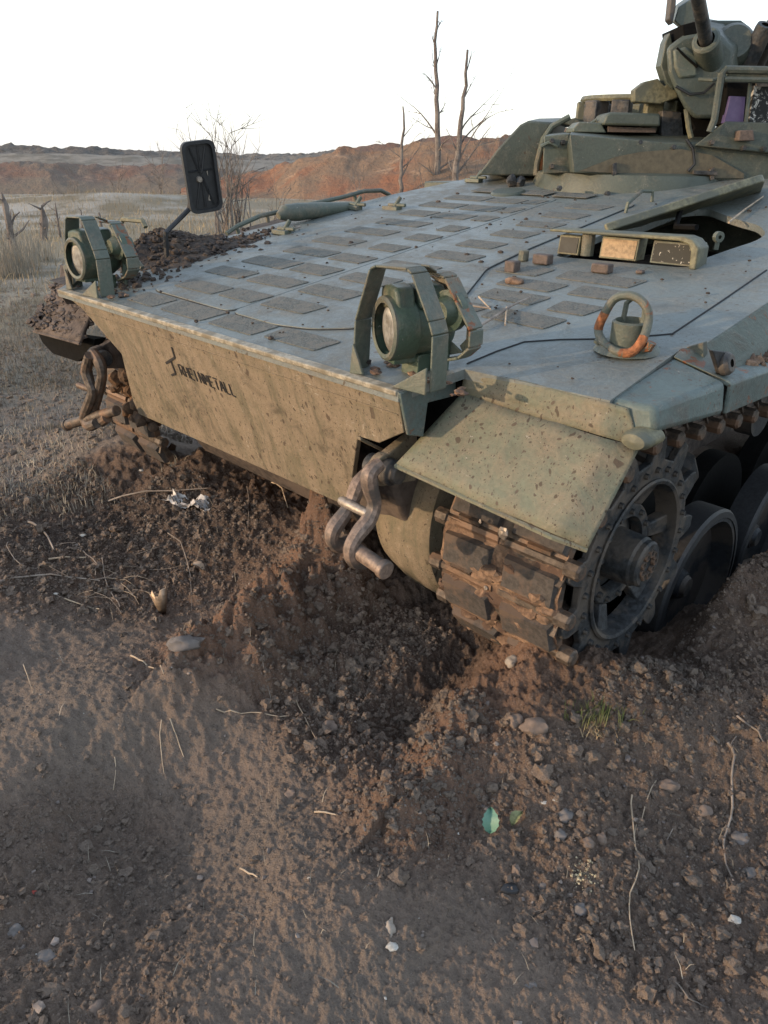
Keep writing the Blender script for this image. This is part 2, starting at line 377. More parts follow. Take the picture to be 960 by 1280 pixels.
for i, (y, x0, x1) in enumerate(PADS):
    inpan = y > .3 and x1 < .5
    base = .0075 if inpan else .0005
    h = .058 + random.uniform(-.004, .004)
    b = flatplate(rounded([(x0, y - h), (x1 - .02, y - h + random.uniform(-.006, .006)), (x1, y + h), (x0 + .0, y + h)], .012, 2), None, base + .003, .003)
    b.build('antislip_pad', M['pad'], VEH)

# ---- right mudguard (vehicle's left front) : folded sheet
def guard(sx):
    X = lambda x: x * sx
    top = [(1.165, .245, .033), (1.63, .268, .036), (1.69, .278, .030)]
    mid = [(1.168, .238, -.042), (1.66, .243, -.056), (1.735, .285, -.070)]
    low = [(1.075, .05, -.25), (1.645, .058, -.286), (1.722, .105, -.312)]
    nrm = (0, .012, -.010)
    for nm, A, B in (('guard_band', top, mid), ('guard_panel', mid, low)):
        b = MB()
        n = 30
        def row(L):
            out = []
            for i in range(n + 1):
                t = i / n; a_, b_, c_ = (np.array(q) for q in L)
                out.append(a_ + (b_ - a_) * (t / .74) if t < .74 else b_ + (c_ - b_) * ((t - .74) / .26))
            return out
        ra, rb = row(A), row(B); vs = []
        m = 8
        for j in range(m + 1):
            for i in range(n + 1):
                p = ra[i] * (1 - j / m) + rb[i] * (j / m)
                q = p + np.array([0, .006, .004]) * mnoise.noise(Vector((p[0] * 4, j * .5, sx))) 
                vs.append((X(q[0]), q[1], q[2]))
        N = len(vs); fs = [(j * (n + 1) + i, j * (n + 1) + i + 1, (j + 1) * (n + 1) + i + 1, (j + 1) * (n + 1) + i) for j in range(m) for i in range(n)]
        b.add(vs, fs)
        o = b.build(nm, M['guard'] if sx > 0 else M['wetmud_shade'], VEH, 0, 70)
        s = o.modifiers.new('thick', 'SOLIDIFY'); s.thickness = .015; s.offset = 0
    b = MB(); b.tube([(X(1.072), .045, -.255), (X(1.645), .053, -.291), (X(1.722), .103, -.317)], .008, 6); b.build('guard_lip', M['guard'] if sx > 0 else M['wetmud_shade'], VEH)
guard(1)
guard(-1)
MB().prism([Yp(*q, .12) for q in ((46, 413), (53, 428), (66, 442), (97, 452), (118, 437), (118, 424))], (0, .06, 0)).build('guard_shade_block', M['dark'], VEH)  # solid dark block stands in for the shade under the far guard
b = MB()
for k in range(230):
    u, v = RNG.random(), RNG.random(); q = np.array([-1.10 - .6 * u, .245 - .19 * v, -.045 - .215 * v]); b.lump(q, RNG.uniform(.006, .024), (1.6, 1, .7), k, 2, .9, 2.6)
tag(b.build('caked_mud', M['wetmud_shade'], VEH, 0, 0), kind='stuff')
# rounded front end of the sponson and its small lamp, lit from the front
b = MB(); b.loft([(1.62, .275, .036), (1.755, .285, .046), (1.775, .285, -.02), (1.70, .275, -.04)], [(1.62, .648, .092), (1.79, .648, .048), (1.803, .648, -.046), (1.70, .648, -.05)]); b.build('sponson_nose', M['side'], VEH, .016)
pc = Yp(798, 549, .25)
b = MB(); b.lathe([(0, -.035), (.026, -.03), (.034, -.012), (.035, .06)], (0, 0, 0), (0, 1, 0), 20)
b.v = [(pc[0] + x * 1.25, pc[1] + y, pc[2] + z * .75) for x, y, z in b.v]; b.build('marker_lamp', M['sand'], VEH)
# ---- side of the sponson: strip, sloping plate, shelf and skirt plates
e0 = np.array([1.66, .76, .76 * GS]); 
b = MB(); b.prism([(1.66, .765, .112), (1.66, 5.2, .775 * 1), (1.745, 5.2, -.1), (1.745, .80, .045)], (-.02, 0, 0)); 
b.build('side_plate', M['side'], VEH, .003)
b = MB(); b.prism([(1.742, .80, .035), (1.66, .765, .114), (1.615, .70, .104), (1.63, .63, .094), (1.785, .652, .050), (1.76, .72, .046)], (0, .02, -.02)); b.build('side_plate_front', M['olive_rust'], VEH, .003)
MB().prism([Yp(*q, .715) for q in ((851, 436), (879, 428), (880, 458), (857, 463))], (0, .03, 0)).build('bent_tab', M['rustmud2'], VEH, .003)
for y0, y1 in ((.655, 1.21), (1.22, 1.8), (1.81, 2.4), (2.41, 3.2), (3.21, 4.4)):
    zu = lambda y: .046 - .050 * (y - .65)
    A_ = [(1.735, y0, zu(y0) + .012), (1.792, y0, zu(y0) + .004), (1.804, y0, zu(y0) - .004), (1.804, y0, zu(y0) - .092), (1.792, y0, zu(y0) - .092), (1.79, y0, zu(y0) - .012), (1.735, y0, zu(y0) - .004)]
    B_ = [(x, y1, z + zu(y1) - zu(y0)) for x, y, z in A_]
    MB().loft(A_, B_).build('skirt_plate', M['side'], VEH, .004)
b = MB(); b.prism([Xp(*q, 1.74) for q in ((885, 437), (904, 439), (917, 469), (898, 478))], (.014, 0, 0)); b.build('side_bracket', M['wheel'], VEH, .003)
b = MB(); b.lathe([(.012, .028), (.026, .028), (.034, .016), (.034, 0)], Xp(903, 455, 1.75), (1, 0, .3), 18); b.build('bracket_ring', M['darksteel'], VEH, .002)
b = MB()
for i in range(150):
    y = .86 + RNG.random() * 1.6; z0 = .052 - .050 * (y - .65); k = RNG.random() ** 2; x = 1.742 + .04 * RNG.random() * (1 - k) - .05 * k; z = z0 + .10 * k * (y - .6)
    b.lump((x, y, z), RNG.uniform(.008, .022), seed=i, sub=1)
tag(b.build('caked_mud', M['mud'], VEH, 0, 0), kind='stuff')

# ---- lettering on the nose plate
def fpl(u, v): return fp(u, v)
LET = {'R': [((0, 0), (0, 1)), ((.12, 1), (.8, 1)), ((.85, .95), (.85, .58)), ((.15, .5), (.75, .5)), ((.45, .42), (.9, 0))],
       'H': [((0, 0), (0, 1)), ((.85, 0), (.85, 1)), ((.15, .5), (.7, .5))],
       'E': [((0, 0), (0, 1)), ((.15, 1), (.8, 1)), ((.15, .5), (.65, .5)), ((.15, 0), (.8, 0))],
       'I': [((.3, 0), (.3, 1))], 'N': [((0, 0), (0, 1)), ((.12, .95), (.75, .05)), ((.87, 0), (.87, 1))],
       'M': [((0, 0), (0, 1)), ((.12, .95), (.45, .35)), ((.5, .35), (.85, .95)), ((.97, 0), (.97, 1))],
       'T': [((0, 1), (.9, 1)), ((.45, 0), (.45, .85))], 'A': [((0, 0), (.4, .95)), ((.5, .95), (.9, 0)), ((.28, .35), (.62, .35))],
       'L': [((0, 0), (0, 1)), ((.15, 0), (.75, 0))]}
def unplate(px, py): return unp(px, py, (0, 1, ZB), 0)
A0, A1, AT = unplate(227, 466), unplate(297, 494), unplate(224, 458)
b = MB(); word = "RHEINMETALL"; nL = len(word)
def bar(b, p, q, w):
    p, q = np.array(p), np.array(q); d = q - p; d /= np.linalg.norm(d) + 1e-9; n = np.array([-d[1], d[0]]) * w / 2
    b.prism([fp(*c) for c in (p - n, q - n, q + n, p + n)], (0, -.0015, 0))
step = (A1[0] - A0[0]) / nL; hh = .048
for i, ch in enumerate(word):
    x0 = A0[0] + i * step; zb = A0[2] + (A1[2] - A0[2]) * i / nL - .01
    for (p, q) in LET[ch]:
        bar(b, (x0 + p[0] * step * .82, zb + p[1] * hh), (x0 + q[0] * step * .82, zb + q[1] * hh), .0054)
b.v = [(x, y - .002, z) for x, y, z in b.v]
b.build('stencilled_word', M['ink'], VEH, 0, 0)
b = MB(); E_ = [(215, 434), (219, 447), (208, 454)], [(214, 451), (220, 467), (215, 469)]
for pl in E_:
    q = [unplate(*p) for p in pl]
    for i in range(len(q) - 1): bar(b, (q[i][0], q[i][2]), (q[i + 1][0], q[i + 1][2]), .010)
b.v = [(x, y - .002, z) for x, y, z in b.v]
b.build('stencilled_emblem', M['ink'], VEH, 0, 0)

# ---- headlamp in its bent-strip guard (right one first, then a copy)
def hoop(b, pts, y0, y1, th=.008):
    n = len(pts)
    for i in range(n - 1):
        (xa, za), (xb, zb_) = pts[i], pts[i + 1]
        d = np.array([xb - xa, zb_ - za]); d /= np.linalg.norm(d); nn = np.array([-d[1], d[0]]) * th
        b.prism([(xa, y0, za), (xb, y0, zb_), (xb + nn[0], y0, zb_ + nn[1]), (xa + nn[0], y0, za + nn[1])], (0, y1 - y0, 0))
def headlamp(dx, fx=0, fy=0, tx=.38):
    n0 = .012
    b = MB(); hoop(b, [(.895 + dx, n0), (.905 + dx, .165), (.965 + dx, .318), (.985 + dx, .327), (1.105 + dx, .332), (1.122 + dx, .322), (1.19 + dx, .205), (1.205 + dx, .17), (1.205 + dx, n0)], .035, .102)
    b.prism([(.89 + dx, .02, .005), (.95 + dx, .02, .012), (.905 + dx, .02, .10)], (0, .01, 0)); b.prism([(1.205 + dx, .02, .005), (1.09 + dx, .0, .01), (1.205 + dx, .02, .085)], (0, .008, 0))
    g = b.build('lamp_guard', M['olive'], VEH, .003)
    b = MB(); hp_ = [Yp(*q, .2) for q in ((528, 340), (558, 344), (564, 348), (577, 375), (595, 412), (594, 432), (580, 444), (552, 448))]
    hoop(b, [(q[0] + dx, q[2]) for q in hp_], .165, .225, .009)
    b.prism([Yp(*q, .218) + np.array([dx, 0, 0]) for q in ((535, 344), (559, 347), (572, 378), (556, 368), (545, 352))], (0, .007, 0))
    b.prism([Yp(*q, .222) + np.array([dx, 0, 0]) for q in ((560, 347), (565, 349), (578, 377), (595, 412), (593, 432), (579, 443), (574, 432), (582, 424), (583, 410), (575, 400), (570, 372))], (0, .007, 0))
    b.prism([Yp(*q, .217) + np.array([dx, 0, 0]) for q in ((545, 408), (567, 410), (563, 426), (578, 441), (548, 446))], (0, .007, 0))
    b.prism([(1.085 + dx, .115, .333), (1.12 + dx, .115, .333), (1.10 + dx, .17, .312), (1.06 + dx, .17, .312)], (0, 0, .008))
    b.build('rear_guard', M['olive_rust'], VEH, .003)
    c = np.array([1.008 + dx + fx, .07 + fy, .155]); ty = math.sqrt(1 - tx * tx); ax = np.array([tx, ty, 0]); sd_ = np.array([ty, -tx, 0])   # lens turned outwards
    lamp = MB().lathe([(.076, -.012), (.092, -.012), (.095, .0), (.094, .06), (.084, .065), (.082, .15), (.06, .19), (0, .20)], c, ax, 32).build('headlamp', M['lamp'], VEH)
    MB().lathe([(0, .004), (.04, .0), (.077, .012), (.077, .03)], c, ax, 32).build('lens', M['lens'], lamp)
    MB().lathe([(.074, -.016), (.085, -.02), (.093, -.014), (.093, -.006)], c, ax, 32).build('lens_rim', M['olive'], lamp)
    L3 = lambda u, w, v: c + sd_ * u + ax * w + np.array([0, 0, v])
    for w0, w1 in ((.0, .06), (.07, .16)):
        MB().loft([L3(u, w0, v) for u, v in ((-.075, .05), (-.06, .115), (-.01, .125), (.045, .12), (.07, .06))], [L3(u * .93, w1, v) for u, v in ((-.075, .05), (-.06, .118), (-.01, .128), (.045, .122), (.07, .06))]).build('lamp_cover', M['lamp'], lamp, .010)
    MB().prism([L3(-.04, .0, -.10), L3(.04, .0, -.10), L3(.04, .0, -.075), L3(-.04, .0, -.075)], tuple(ax * .09)).build('lamp_latch', M['lamp'], lamp, .004)
    MB().box((1.05 + dx, .15, .045), (.07, .06, .07)).build('lamp_foot', M['lamp'], lamp, .004)
    c2 = Yp(563, 388, .19) + np.array([dx, 0, 0])
    MB().lathe([(0, -.05), (.03, -.05), (.045, -.02), (.06, -.015), (.06, .01), (.045, .012), (.04, .05), (0, .055)], c2, (0, 1, .0), 20).tube([c2, c2 + np.array([-.03, .03, -.08]), (1.12 + dx, .2, .03)], .012, 8).build('horn', M['lamp'], VEH)
    b = MB()
    for k in range(16):
        b.lump((1.05 + dx + RNG.uniform(-.15, .25), .1 + RNG.uniform(-.06, .12), .022), RNG.uniform(.006, .018), (1.3, 1, .5), seed=k, sub=1)
    tag(b.build('dirt_crumbs', M['mud'], VEH, 0, 0), kind='stuff')
headlamp(0.0)
headlamp(-1.96, .01, -.03, -.05)
# loose straps and rods beside the far lamp
for a, c in (((138, 283), (178, 335)), ((150, 285), (150, 300)), ((152, 345), (160, 330))):
    MB().tube([Yp(*a, .33), Yp(*c, .36)], .012, 6).build('lamp_strut', M['olive'], VEH)
q = [Yp(*p, .40) for p in ((148, 312), (150, 282), (154, 274), (178, 276), (182, 284))]
MB().tube(q, .012, 6).build('lamp_bracket', M['sand'], VEH)
MB().prism([Yp(*p, .05) for p in ((78, 332), (90, 328), (97, 350), (86, 362))], (0, .02, 0)).build('bent_flap', M['side'], VEH, .002)

# ---- mirror on its arm
p0, p1 = Yp(207, 291, .55), Yp(236, 262, .74)
arm = MB().tube([p0 + np.array([-.02, 0, -.18]), p0, p1, p1 + np.array([.02, .02, .1])], .013, 8).build('mirror_arm', M['blackgrey'], VEH)
c = Yp(251, 221, .76); ex = np.array([.25, .95, 0.12]); ex /= np.linalg.norm(ex); ez = np.array([.05, -.12 * .95, 1.0]); ez /= np.linalg.norm(ez); en = np.cross(ex, ez)
def mpt(u, v, w): return c + ex * u + ez * v + en * w
out = rounded([(-.085, -.165), (.085, -.165), (.085, .165), (-.085, .165)], .04, 5)
inn = [(u * .82, v * .91) for u, v in out]
b = MB(); n = len(out); sgn = 1 if (en[1] < 0) else -1
vs = [mpt(u, v, 0) for u, v in out] + [mpt(u, v, .028 * sgn) for u, v in out] + [mpt(u, v, .028 * sgn) for u, v in inn] + [mpt(u, v, .004 * sgn) for u, v in inn]
fs = [tuple(range(n))] + [(k * n + i, k * n + (i + 1) % n, (k + 1) * n + (i + 1) % n, (k + 1) * n + i) for k in range(3) for i in range(n)] + [tuple(range(4 * n - 1, 3 * n - 1, -1))]
mir = b.add(vs, fs).build('mirror', M['blackgrey'], VEH)
b = MB()
for u0, v0, u1, v1 in ((-.04, .135, -.005, .02), (.04, .135, .005, .02), (0, .14, 0, -.14), (-.045, -.135, -.005, .0), (.045, -.135, .005, .0), (-.06, .03, .06, .03)):
    b.tube([mpt(u0, v0, .008 * sgn), mpt(u1, v1, .010 * sgn)], .005, 5)
b.build('back_ribs', M['black'], mir)
MB().prism([mpt(u, v, .0055 * sgn) for u, v in inn], tuple(en * .002 * sgn)).build('back_panel', M['black'], mir)
MB().lathe([(0, .02), (.012, .02), (.018, .004)], mpt(-.012, -.01, 0), en * sgn, 12).build('mirror_bolt', M['bare'], mir)
b = MB(); b.prism([mpt(u, v, .009 * sgn) for u, v in ((.02, -.1), (.028, -.08), (.026, -.105), (.03, -.115), (.018, -.112))], tuple(en * .002 * sgn)); b.prism([mpt(u, v, .009 * sgn) for u, v in ((.03, .02), (.036, .03), (.034, .0))], tuple(en * .002 * sgn)); b.build('paint_chips', M['bare'], mir)

# ---- grab rail, rolled cover, latches on the deck
XR = -1.22
q = [Xp(*p, XR) for p in ((283, 292), (296, 283), (325, 270), (352, 264), (390, 255), (430, 246), (455, 239), (476, 238), (486, 243), (489, 247))]
rail = MB().tube(q, .013, 8).build('grab_rail', M['olive'], VEH)
for a, d in (((334, 268), (335, 278)), ((443, 243), (446, 256)), ((296, 283), (298, 292))):
    MB().tube([Xp(*a, XR), Xp(*d, XR)], .011, 6).build('rail_post', M['olive'], rail)
q = [Xp(*p, -1.13) for p in ((348, 270), (356, 266), (372, 265), (395, 263), (430, 260), (443, 257))]
MB().tube(q, [.02, .045, .050, .045, .034, .02], 12).build('rolled_cover', M['olive'], VEH)
for (px, py, qx, qy) in ((441, 262, 447, 252), (490, 263, 502, 259), (352, 293, 372, 288), (592, 228, 602, 224)):
    p, q = gl(px, py), gl(qx, qy)
    b = MB(); b.box(p + np.array([0, 0, .012]), (.12, .05, .024)); b.tube([p + np.array([-.03, 0, .03]), p + np.array([.09, .02, .032])], .012, 6); b.tube([p + np.array([.02, 0, .02]), p + np.array([.04, .03, .075])], .013, 6); b.build('deck_latch', M['olive'], VEH, .003)
p = gl(635, 243); MB().lathe([(0, .022), (.095, .022), (.105, .012), (.105, 0)], p, (0, -math.sin(rad(8.5)), math.cos(rad(8.5))), 24).build('filler_cap', M['turret'], VEH)
q = [gl(*p) + np.array([0, 0, h]) for p, h in (((782, 266), 0), ((783, 266), .045), ((800, 254), .06), ((814, 252), .05), ((815, 252), 0))]
MB().tube(q, .010, 6).build('deck_handle', M['olive'], VEH)

# ---- driver's periscopes under their visor
pa, pb_ = gl(697, 317), gl(866, 334)
vx = (pb_ - pa); vx /= np.linalg.norm(vx); vy = np.array([-vx[1], vx[0], 0.0]); vup = np.cross(vx, vy); 
if vup[2] < 0: vup = -vup
def vp(u, v, w): return pa + vx * u + vy * v + vup * w
L = np.linalg.norm(pb_ - pa)
b = MB(); prof = [(-.03, .103), (-.035, .092), (L * .9, .095), (L * .965, .085), (L * .99, .06), (L * .995, -.005), (L + .025, -.005), (L + .022, .075), (L * .985, .103), (L * .93, .112)]
b.prism([vp(u, -.035, w) for u, w in prof], tuple(vy * .11)); b.build('periscope_visor', M['sand'], VEH, .006)
for u0, wd, ht, mt in ((.005, .085, .07, 'prism'), (.205, .15, .078, 'prism_tan'), (.43, .17, .078, 'speckle')):
    b = MB(); b.prism([vp(u0 - .008, 0, 0), vp(u0 + wd + .008, 0, 0), vp(u0 + wd + .008, .012, ht + .008), vp(u0 - .008, .012, ht + .008)], tuple(vy * .08)); pr = b.build('periscope', M['sand'] if mt != 'speckle' else M['olive'], VEH, .003)
    MB().prism([vp(u0, -.003, .008), vp(u0 + wd, -.003, .008), vp(u0 + wd, .008, ht), vp(u0, .008, ht)], tuple(vy * .004)).build('periscope_glass', M[mt], pr)
MB().cyl(vp(.125, .03, 0), vp(.125, .03, .10), .028, 12).build('visor_post', M['olive'], VEH)
for (px, py, sx, sy, sz) in ((678, 330, .075, .05, .04), (752, 341, .075, .05, .036), (640, 340, .05, .05, .045), (800, 342, .03, .03, .014)):
    MB().box(gl(px, py) + np.array([0, 0, sz / 2]), (sx, sy, sz), np.stack([vx, vy, vup], 1)).build('stop_block', M['block'], VEH, .006)
p = gl(654, 326); MB().cyl(p, p + np.array([0, 0, .045]), .022, 12).build('deck_stud', M['olive'], VEH, .004)
p = gl(643, 355); MB().lump(p + np.array([0, 0, .01]), .028, (1.5, 1, .6), 3).build('mud_lump', M['mud'], VEH)
# ---- driver's lid standing open above the well
a = gl(755, 291, .03); c_ = Yp(957, 226, 2.62)
ld = c_ - a; lat = np.array([-.35, .9, -.16]); lat /= np.linalg.norm(lat)
lid = rounded([(0, 0), (1, 0), (1, .55), (.1, .55)], .05)
up = np.cross(ld / np.linalg.norm(ld), lat); up = up if up[2] > 0 else -up
b = MB(); b.prism([a + ld * u + lat * v for u, v in lid], tuple(up * .05)); b.build('driver_lid', M['sand'], VEH, .006)
b = MB(); b.tube([a + ld * .45 + up * .0 + lat * .1, a + ld * .40 - up * .10 + lat * .0, gl(870, 290) + np.array([0, 0, .02])], .014, 6); b.build('lid_arm', M['dark'], VEH)

# ---- lifting eye with its rusted ring
p = gl(784, 437)
Rv = lambda u, v, w: p + np.array([u * .80 - v * .6, u * .6 + v * .8, w])
eye = MB().lathe([(0, .0), (.10, .0), (.085, .016), (.055, .02), (.054, .085), (.046, .09), (.044, .06), (0, .06)], p, (0, -.05, 1), 24).build('lifting_boss', M['olive'], VEH)
def V2(px, py, y): return Yp(px, py, y)
yy = p[1] - .035
ring = [V2(*c, yy + d) for c, d in (((748, 412), .0), ((757, 390), .0), ((768, 374), .005), ((783, 369), .01), ((798, 373), .015), ((809, 386), .015), ((810, 404), .01), ((803, 425), -.02), ((790, 440), -.04), ((772, 440), -.05), ((755, 429), -.02))]
sm = spline(ring, 5, True)
MB().tube(sm, .0130, 12, True).build('lifting_ring', M['olive_rust'], VEH)
for i0, i1 in ((0, 5), (34, 43)):
    MB().tube([q + np.array([0, -.0005, 0]) for q in sm[i0:i1 + 1]], .0138, 12).build('rust_patch', M['rust'], VEH)
foot = [V2(*c, yy - .01) for c in ((746, 424), (762, 436), (785, 440), (812, 434), (815, 428))]
MB().tube(foot, .014, 8).build('ring_foot', M['olive_rust'], VEH)
MB().tube([p + np.array([-.04, .02, .05]), p + np.array([-.04, .03, .13]), p + np.array([-.015, .03, .155]), p + np.array([.02, .03, .14]), p + np.array([.03, .02, .07])], .009, 6).build('ring_clip', M['olive'], VEH)
MB().lathe([(0, .005), (.044, .005), (.043, -.002)], p + np.array([0, 0, .062]), (0, 0, 1), 20).build('rust_cup', M['rust'], VEH)

# ---- towing shackles at the nose
def shackle(cx_, flip, arms, pin, keeper):
    f = -1 if flip else 1
    P = lambda x, y, z: (cx_ + f * x, y, z)
    b = MB(); b.lathe([(.0, -.018), (.055, -.018), (.055, .018), (0, .018)], P(0, .075, -.30), (1, 0, 0), 20); b.prism([P(-.018, .075, -.25), P(-.018, .22, -.2), P(-.018, .22, -.38), P(-.018, .085, -.355)], (f * .036, 0, 0)); b.build('tow_lug', M['front'] if not flip else M['wetmud_shade'], VEH, .004)
    b = MB(); b.lathe([(.0, .022), (.044, .022), (.044, .05), (.030, .058), (.030, .08), (.0, .08)], P(0, .075, -.30), (f, 0, 0), 18); b.lathe([(0, -.055), (.040, -.055), (.040, -.022)], P(0, .075, -.30), (f, 0, 0), 18); b.build('lug_pin', M['darksteel'], VEH, .003)
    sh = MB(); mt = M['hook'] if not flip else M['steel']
    for arm in arms:
        q = spline(arm, 4); n = len(q); sh.tube(q, [.0235 + .004 * math.sin(i / n * 9) ** 2 for i in range(n)], 10)
    # the arms are forged flat: squeeze each a little across its width
    o = sh.build('tow_shackle', mt, VEH)
    a, c = (np.array(q) for q in pin); d = (c - a) / np.linalg.norm(c - a)
    b = MB(); b.cyl(a, c, .0255, 16); h = c if not flip else a; b.cyl(h - d * .012, h + d * .012, .031, 16); b.build('shackle_pin', mt, o, .004)
    a, c = (np.array(q) for q in keeper)
    MB().tube([a, a + (c - a) * .06, c - (c - a) * .06, c], [.012, .016, .0165, .013], 14).build('keeper_pin', M['bare'] if not flip else M['steel'], o)
XN, XF = 1.035, .93
shackle(.985, False, [[Xp(*q, XN) for q in ((474, 580), (462, 592), (463, 610), (468, 630), (461, 650), (447, 668), (438, 686), (443, 700), (456, 702))],
                      [Xp(*q, XF) for q in ((462, 590), (449, 604), (441, 624), (431, 642), (418, 660), (415, 674), (424, 682), (436, 676))]],
        (Xp(440, 684, XN - .02), Xp(440, 684, XN - .02) + np.array([.155, -.01, -.012])), (Xp(425, 625, .90), Xp(425, 625, .90) + np.array([.13, 0, -.004])))
shackle(-.94, True, [[Yp(*q, .03) for q in ((116, 440), (123, 450), (127, 462), (127, 474), (121, 497), (118, 514), (124, 527), (134, 522))],
                     [Yp(*q, .0) for q in ((112, 444), (108, 462), (112, 478), (116, 490), (110, 508), (105, 521), (111, 532), (121, 529))]],
        (Yp(84, 531, -.02), Yp(146, 513, .05)), (Yp(97, 481, -.01), Yp(120, 489, .02)))
b = MB()
for k in range(130):
    b.lump((-.93 + RNG.uniform(-.15, .14), .20 + RNG.uniform(-.02, .12), RNG.uniform(-.66, -.12)), RNG.uniform(.015, .048), seed=k, sub=2)
M['rustmud'] = plain('rusty_mud', (.15, .085, .045), .95, 0, .5, 40, .8, (.07, .048, .034))
tag(b.build('caked_mud', M['rustmud'], VEH, 0, 0), kind='stuff')

# ---- final drive housing, sprocket, track, road wheels (vehicle's left), then the far track
CS = np.array([.82, -.70]); RP = .455
def cx(x, r, a): return (x, CS[0] + r * math.cos(a), CS[1] + r * math.sin(a))
MB().lathe([(0, 0), (.36, 0), (.40, .05), (.43, .16), (.435, .33), (.42, .36), (.30, .365), (.28, .42), (0, .42)], (.56, CS[0], CS[1]), (1, 0, 0), 48).build('final_drive_housing', M['front'], VEH)
def sprocket():
    x1 = 1.545
    b = MB(); NTH = 13; prof = []
    for k in range(NTH):                              # toothed outline
        for da, r in ((-.5, .385), (-.26, .388), (-.16, .43), (-.09, .452), (.09, .452), (.16, .43), (.26, .388)):
            prof.append((k + da) / NTH * 2 * math.pi); prof.append(r + (.012 if r > .4 else -.008))
    A = [(prof[i], prof[i + 1]) for i in range(0, len(prof), 2)]; n = len(A)
    inner = [(a, .300) for a, _ in A]
    vs = [cx(x, r, a) for x in (x1 - .03, x1) for (a, r) in A] + [cx(x, r, a) for x in (x1 - .03, x1) for (a, r) in inner]
    fs = []
    for i in range(n):
        j = (i + 1) % n
        fs += [(i, j, n + j, n + i), (n + i, n + j, 3 * n + j, 3 * n + i), (2 * n + i, 3 * n + i, 3 * n + j, 2 * n + j), (i, 2 * n + i, 2 * n + j, j)]
    b.add(vs, fs); sp = b.build('sprocket', M['darksteel'], VEH, .005)
    MB().lathe([(.300, -.03), (.312, .008), (.304, .013), (.292, .008), (.286, -.02), (.284, -.075), (.30, -.075)], (x1, *CS), (1, 0, 0), 48).build('sprocket_rim', M['darksteel'], sp)
    MB().lathe([(.20, -.09), (.198, -.062), (.192, -.056), (.150, -.056), (.145, -.07), (.145, -.10), (.20, -.10)], (x1, *CS), (1, 0, 0), 48).build('sprocket_web', M['darksteel'], sp)
    MB().lathe([(.15, -.11), (.10, -.09), (.095, .015), (.088, .025), (.088, .042), (.080, .05), (.060, .05), (.055, .043), (0, .043)], (x1, *CS), (1, 0, 0), 32).build('sprocket_hub', M['darksteel'], sp)
    spm = None
    for k in range(6):
        a = k * math.pi / 3 + .15; d = np.array([0, math.cos(a), math.sin(a)]); w = np.array([0, -math.sin(a), math.cos(a)])
        c0 = np.array([x1 - .072, *CS]); A_ = [c0 + d * .195 + w * s * .03 + np.array([e, 0, 0]) for s, e in ((-1, -.03), (1, -.03), (1, .015), (-1, .015))]
        c1 = np.array([x1 - .022, *CS]); B_ = [c1 + d * .300 + w * s * .042 + np.array([e, 0, 0]) for s, e in ((-1, -.05), (1, -.05), (1, .0), (-1, .0))]
        MB().loft(A_, B_).build('spoke', M['darksteel'], sp, .006)
    bolt = None
    for k in range(26):
        a = k / 26 * 2 * math.pi
        m = bolt or MB().lathe([(0, .012), (.010, .012), (.012, .0), (.012, -.01)], (0, 0, 0), (1, 0, 0), 8).mesh('bolt', M['darksteel']); bolt = m
        o = bpy.data.objects.new('rim_bolt', m); COL.objects.link(o); o.parent = sp; o.location = cx(x1 + .002, .345, a)
        if k % 2 == 0:
            o = bpy.data.objects.new('web_bolt', m); COL.objects.link(o); o.parent = sp; o.location = cx(x1 - .054, .172, a)
    m2 = MB().lathe([(.007, .0), (.010, .012), (.015, .012), (.017, 0)], (0, 0, 0), (1, 0, 0), 10).mesh('hub_bolt', M['steel'])
    for k in range(9):
        o = bpy.data.objects.new('hub_bolt', m2); COL.objects.link(o); o.parent = sp; o.location = cx(x1 + .044, .045, k / 9 * 2 * math.pi)
sprocket()

CW = np.array([1.62, -1.19]); RW = .40
def path_points():
    """centre line of the track: top run from the rear, round the sprocket, down to the first wheel and along the ground"""
    P = [(y, -.245 - .13 * min(1, (y - .82) / 1.2) + .04 * max(0, y - 2.2)) for y in np.arange(4.6, .83, -.05)]
    d = (CW - CS); D = np.linalg.norm(d); ang = math.atan2(d[1], d[0]); off = math.pi / 2
    aend = ang - off + math.asin((RP - RW - .045) / D)
    a0 = math.pi / 2; a1 = 2 * math.pi + aend - 0
    if a1 - a0 > 2 * math.pi: a1 -= 2 * math.pi
    for i in range(60):
        a = a0 + (a1 - a0) * i / 59; P.append((CS[0] + RP * math.cos(a), CS[1] + RP * math.sin(a)))
    e = (CW[0] + (RW + .045) * math.cos(a1), CW[1] + (RW + .045) * math.sin(a1))
    for i in range(1, 15):
        t = i / 14; P.append((P[-1][0] * 0 + (CS[0] + RP * math.cos(a1)) * (1 - t) + e[0] * t, (CS[1] + RP * math.sin(a1)) * (1 - t) + e[1] * t))
    for i in range(1, 60): P.append((e[0] + .05 * i, CW[1] - RW - .045))
    return np.array(P)
PP = path_points(); seg = np.r_[0, np.cumsum(np.hypot(*np.diff(PP, axis=0).T))]
PITCHT = .178
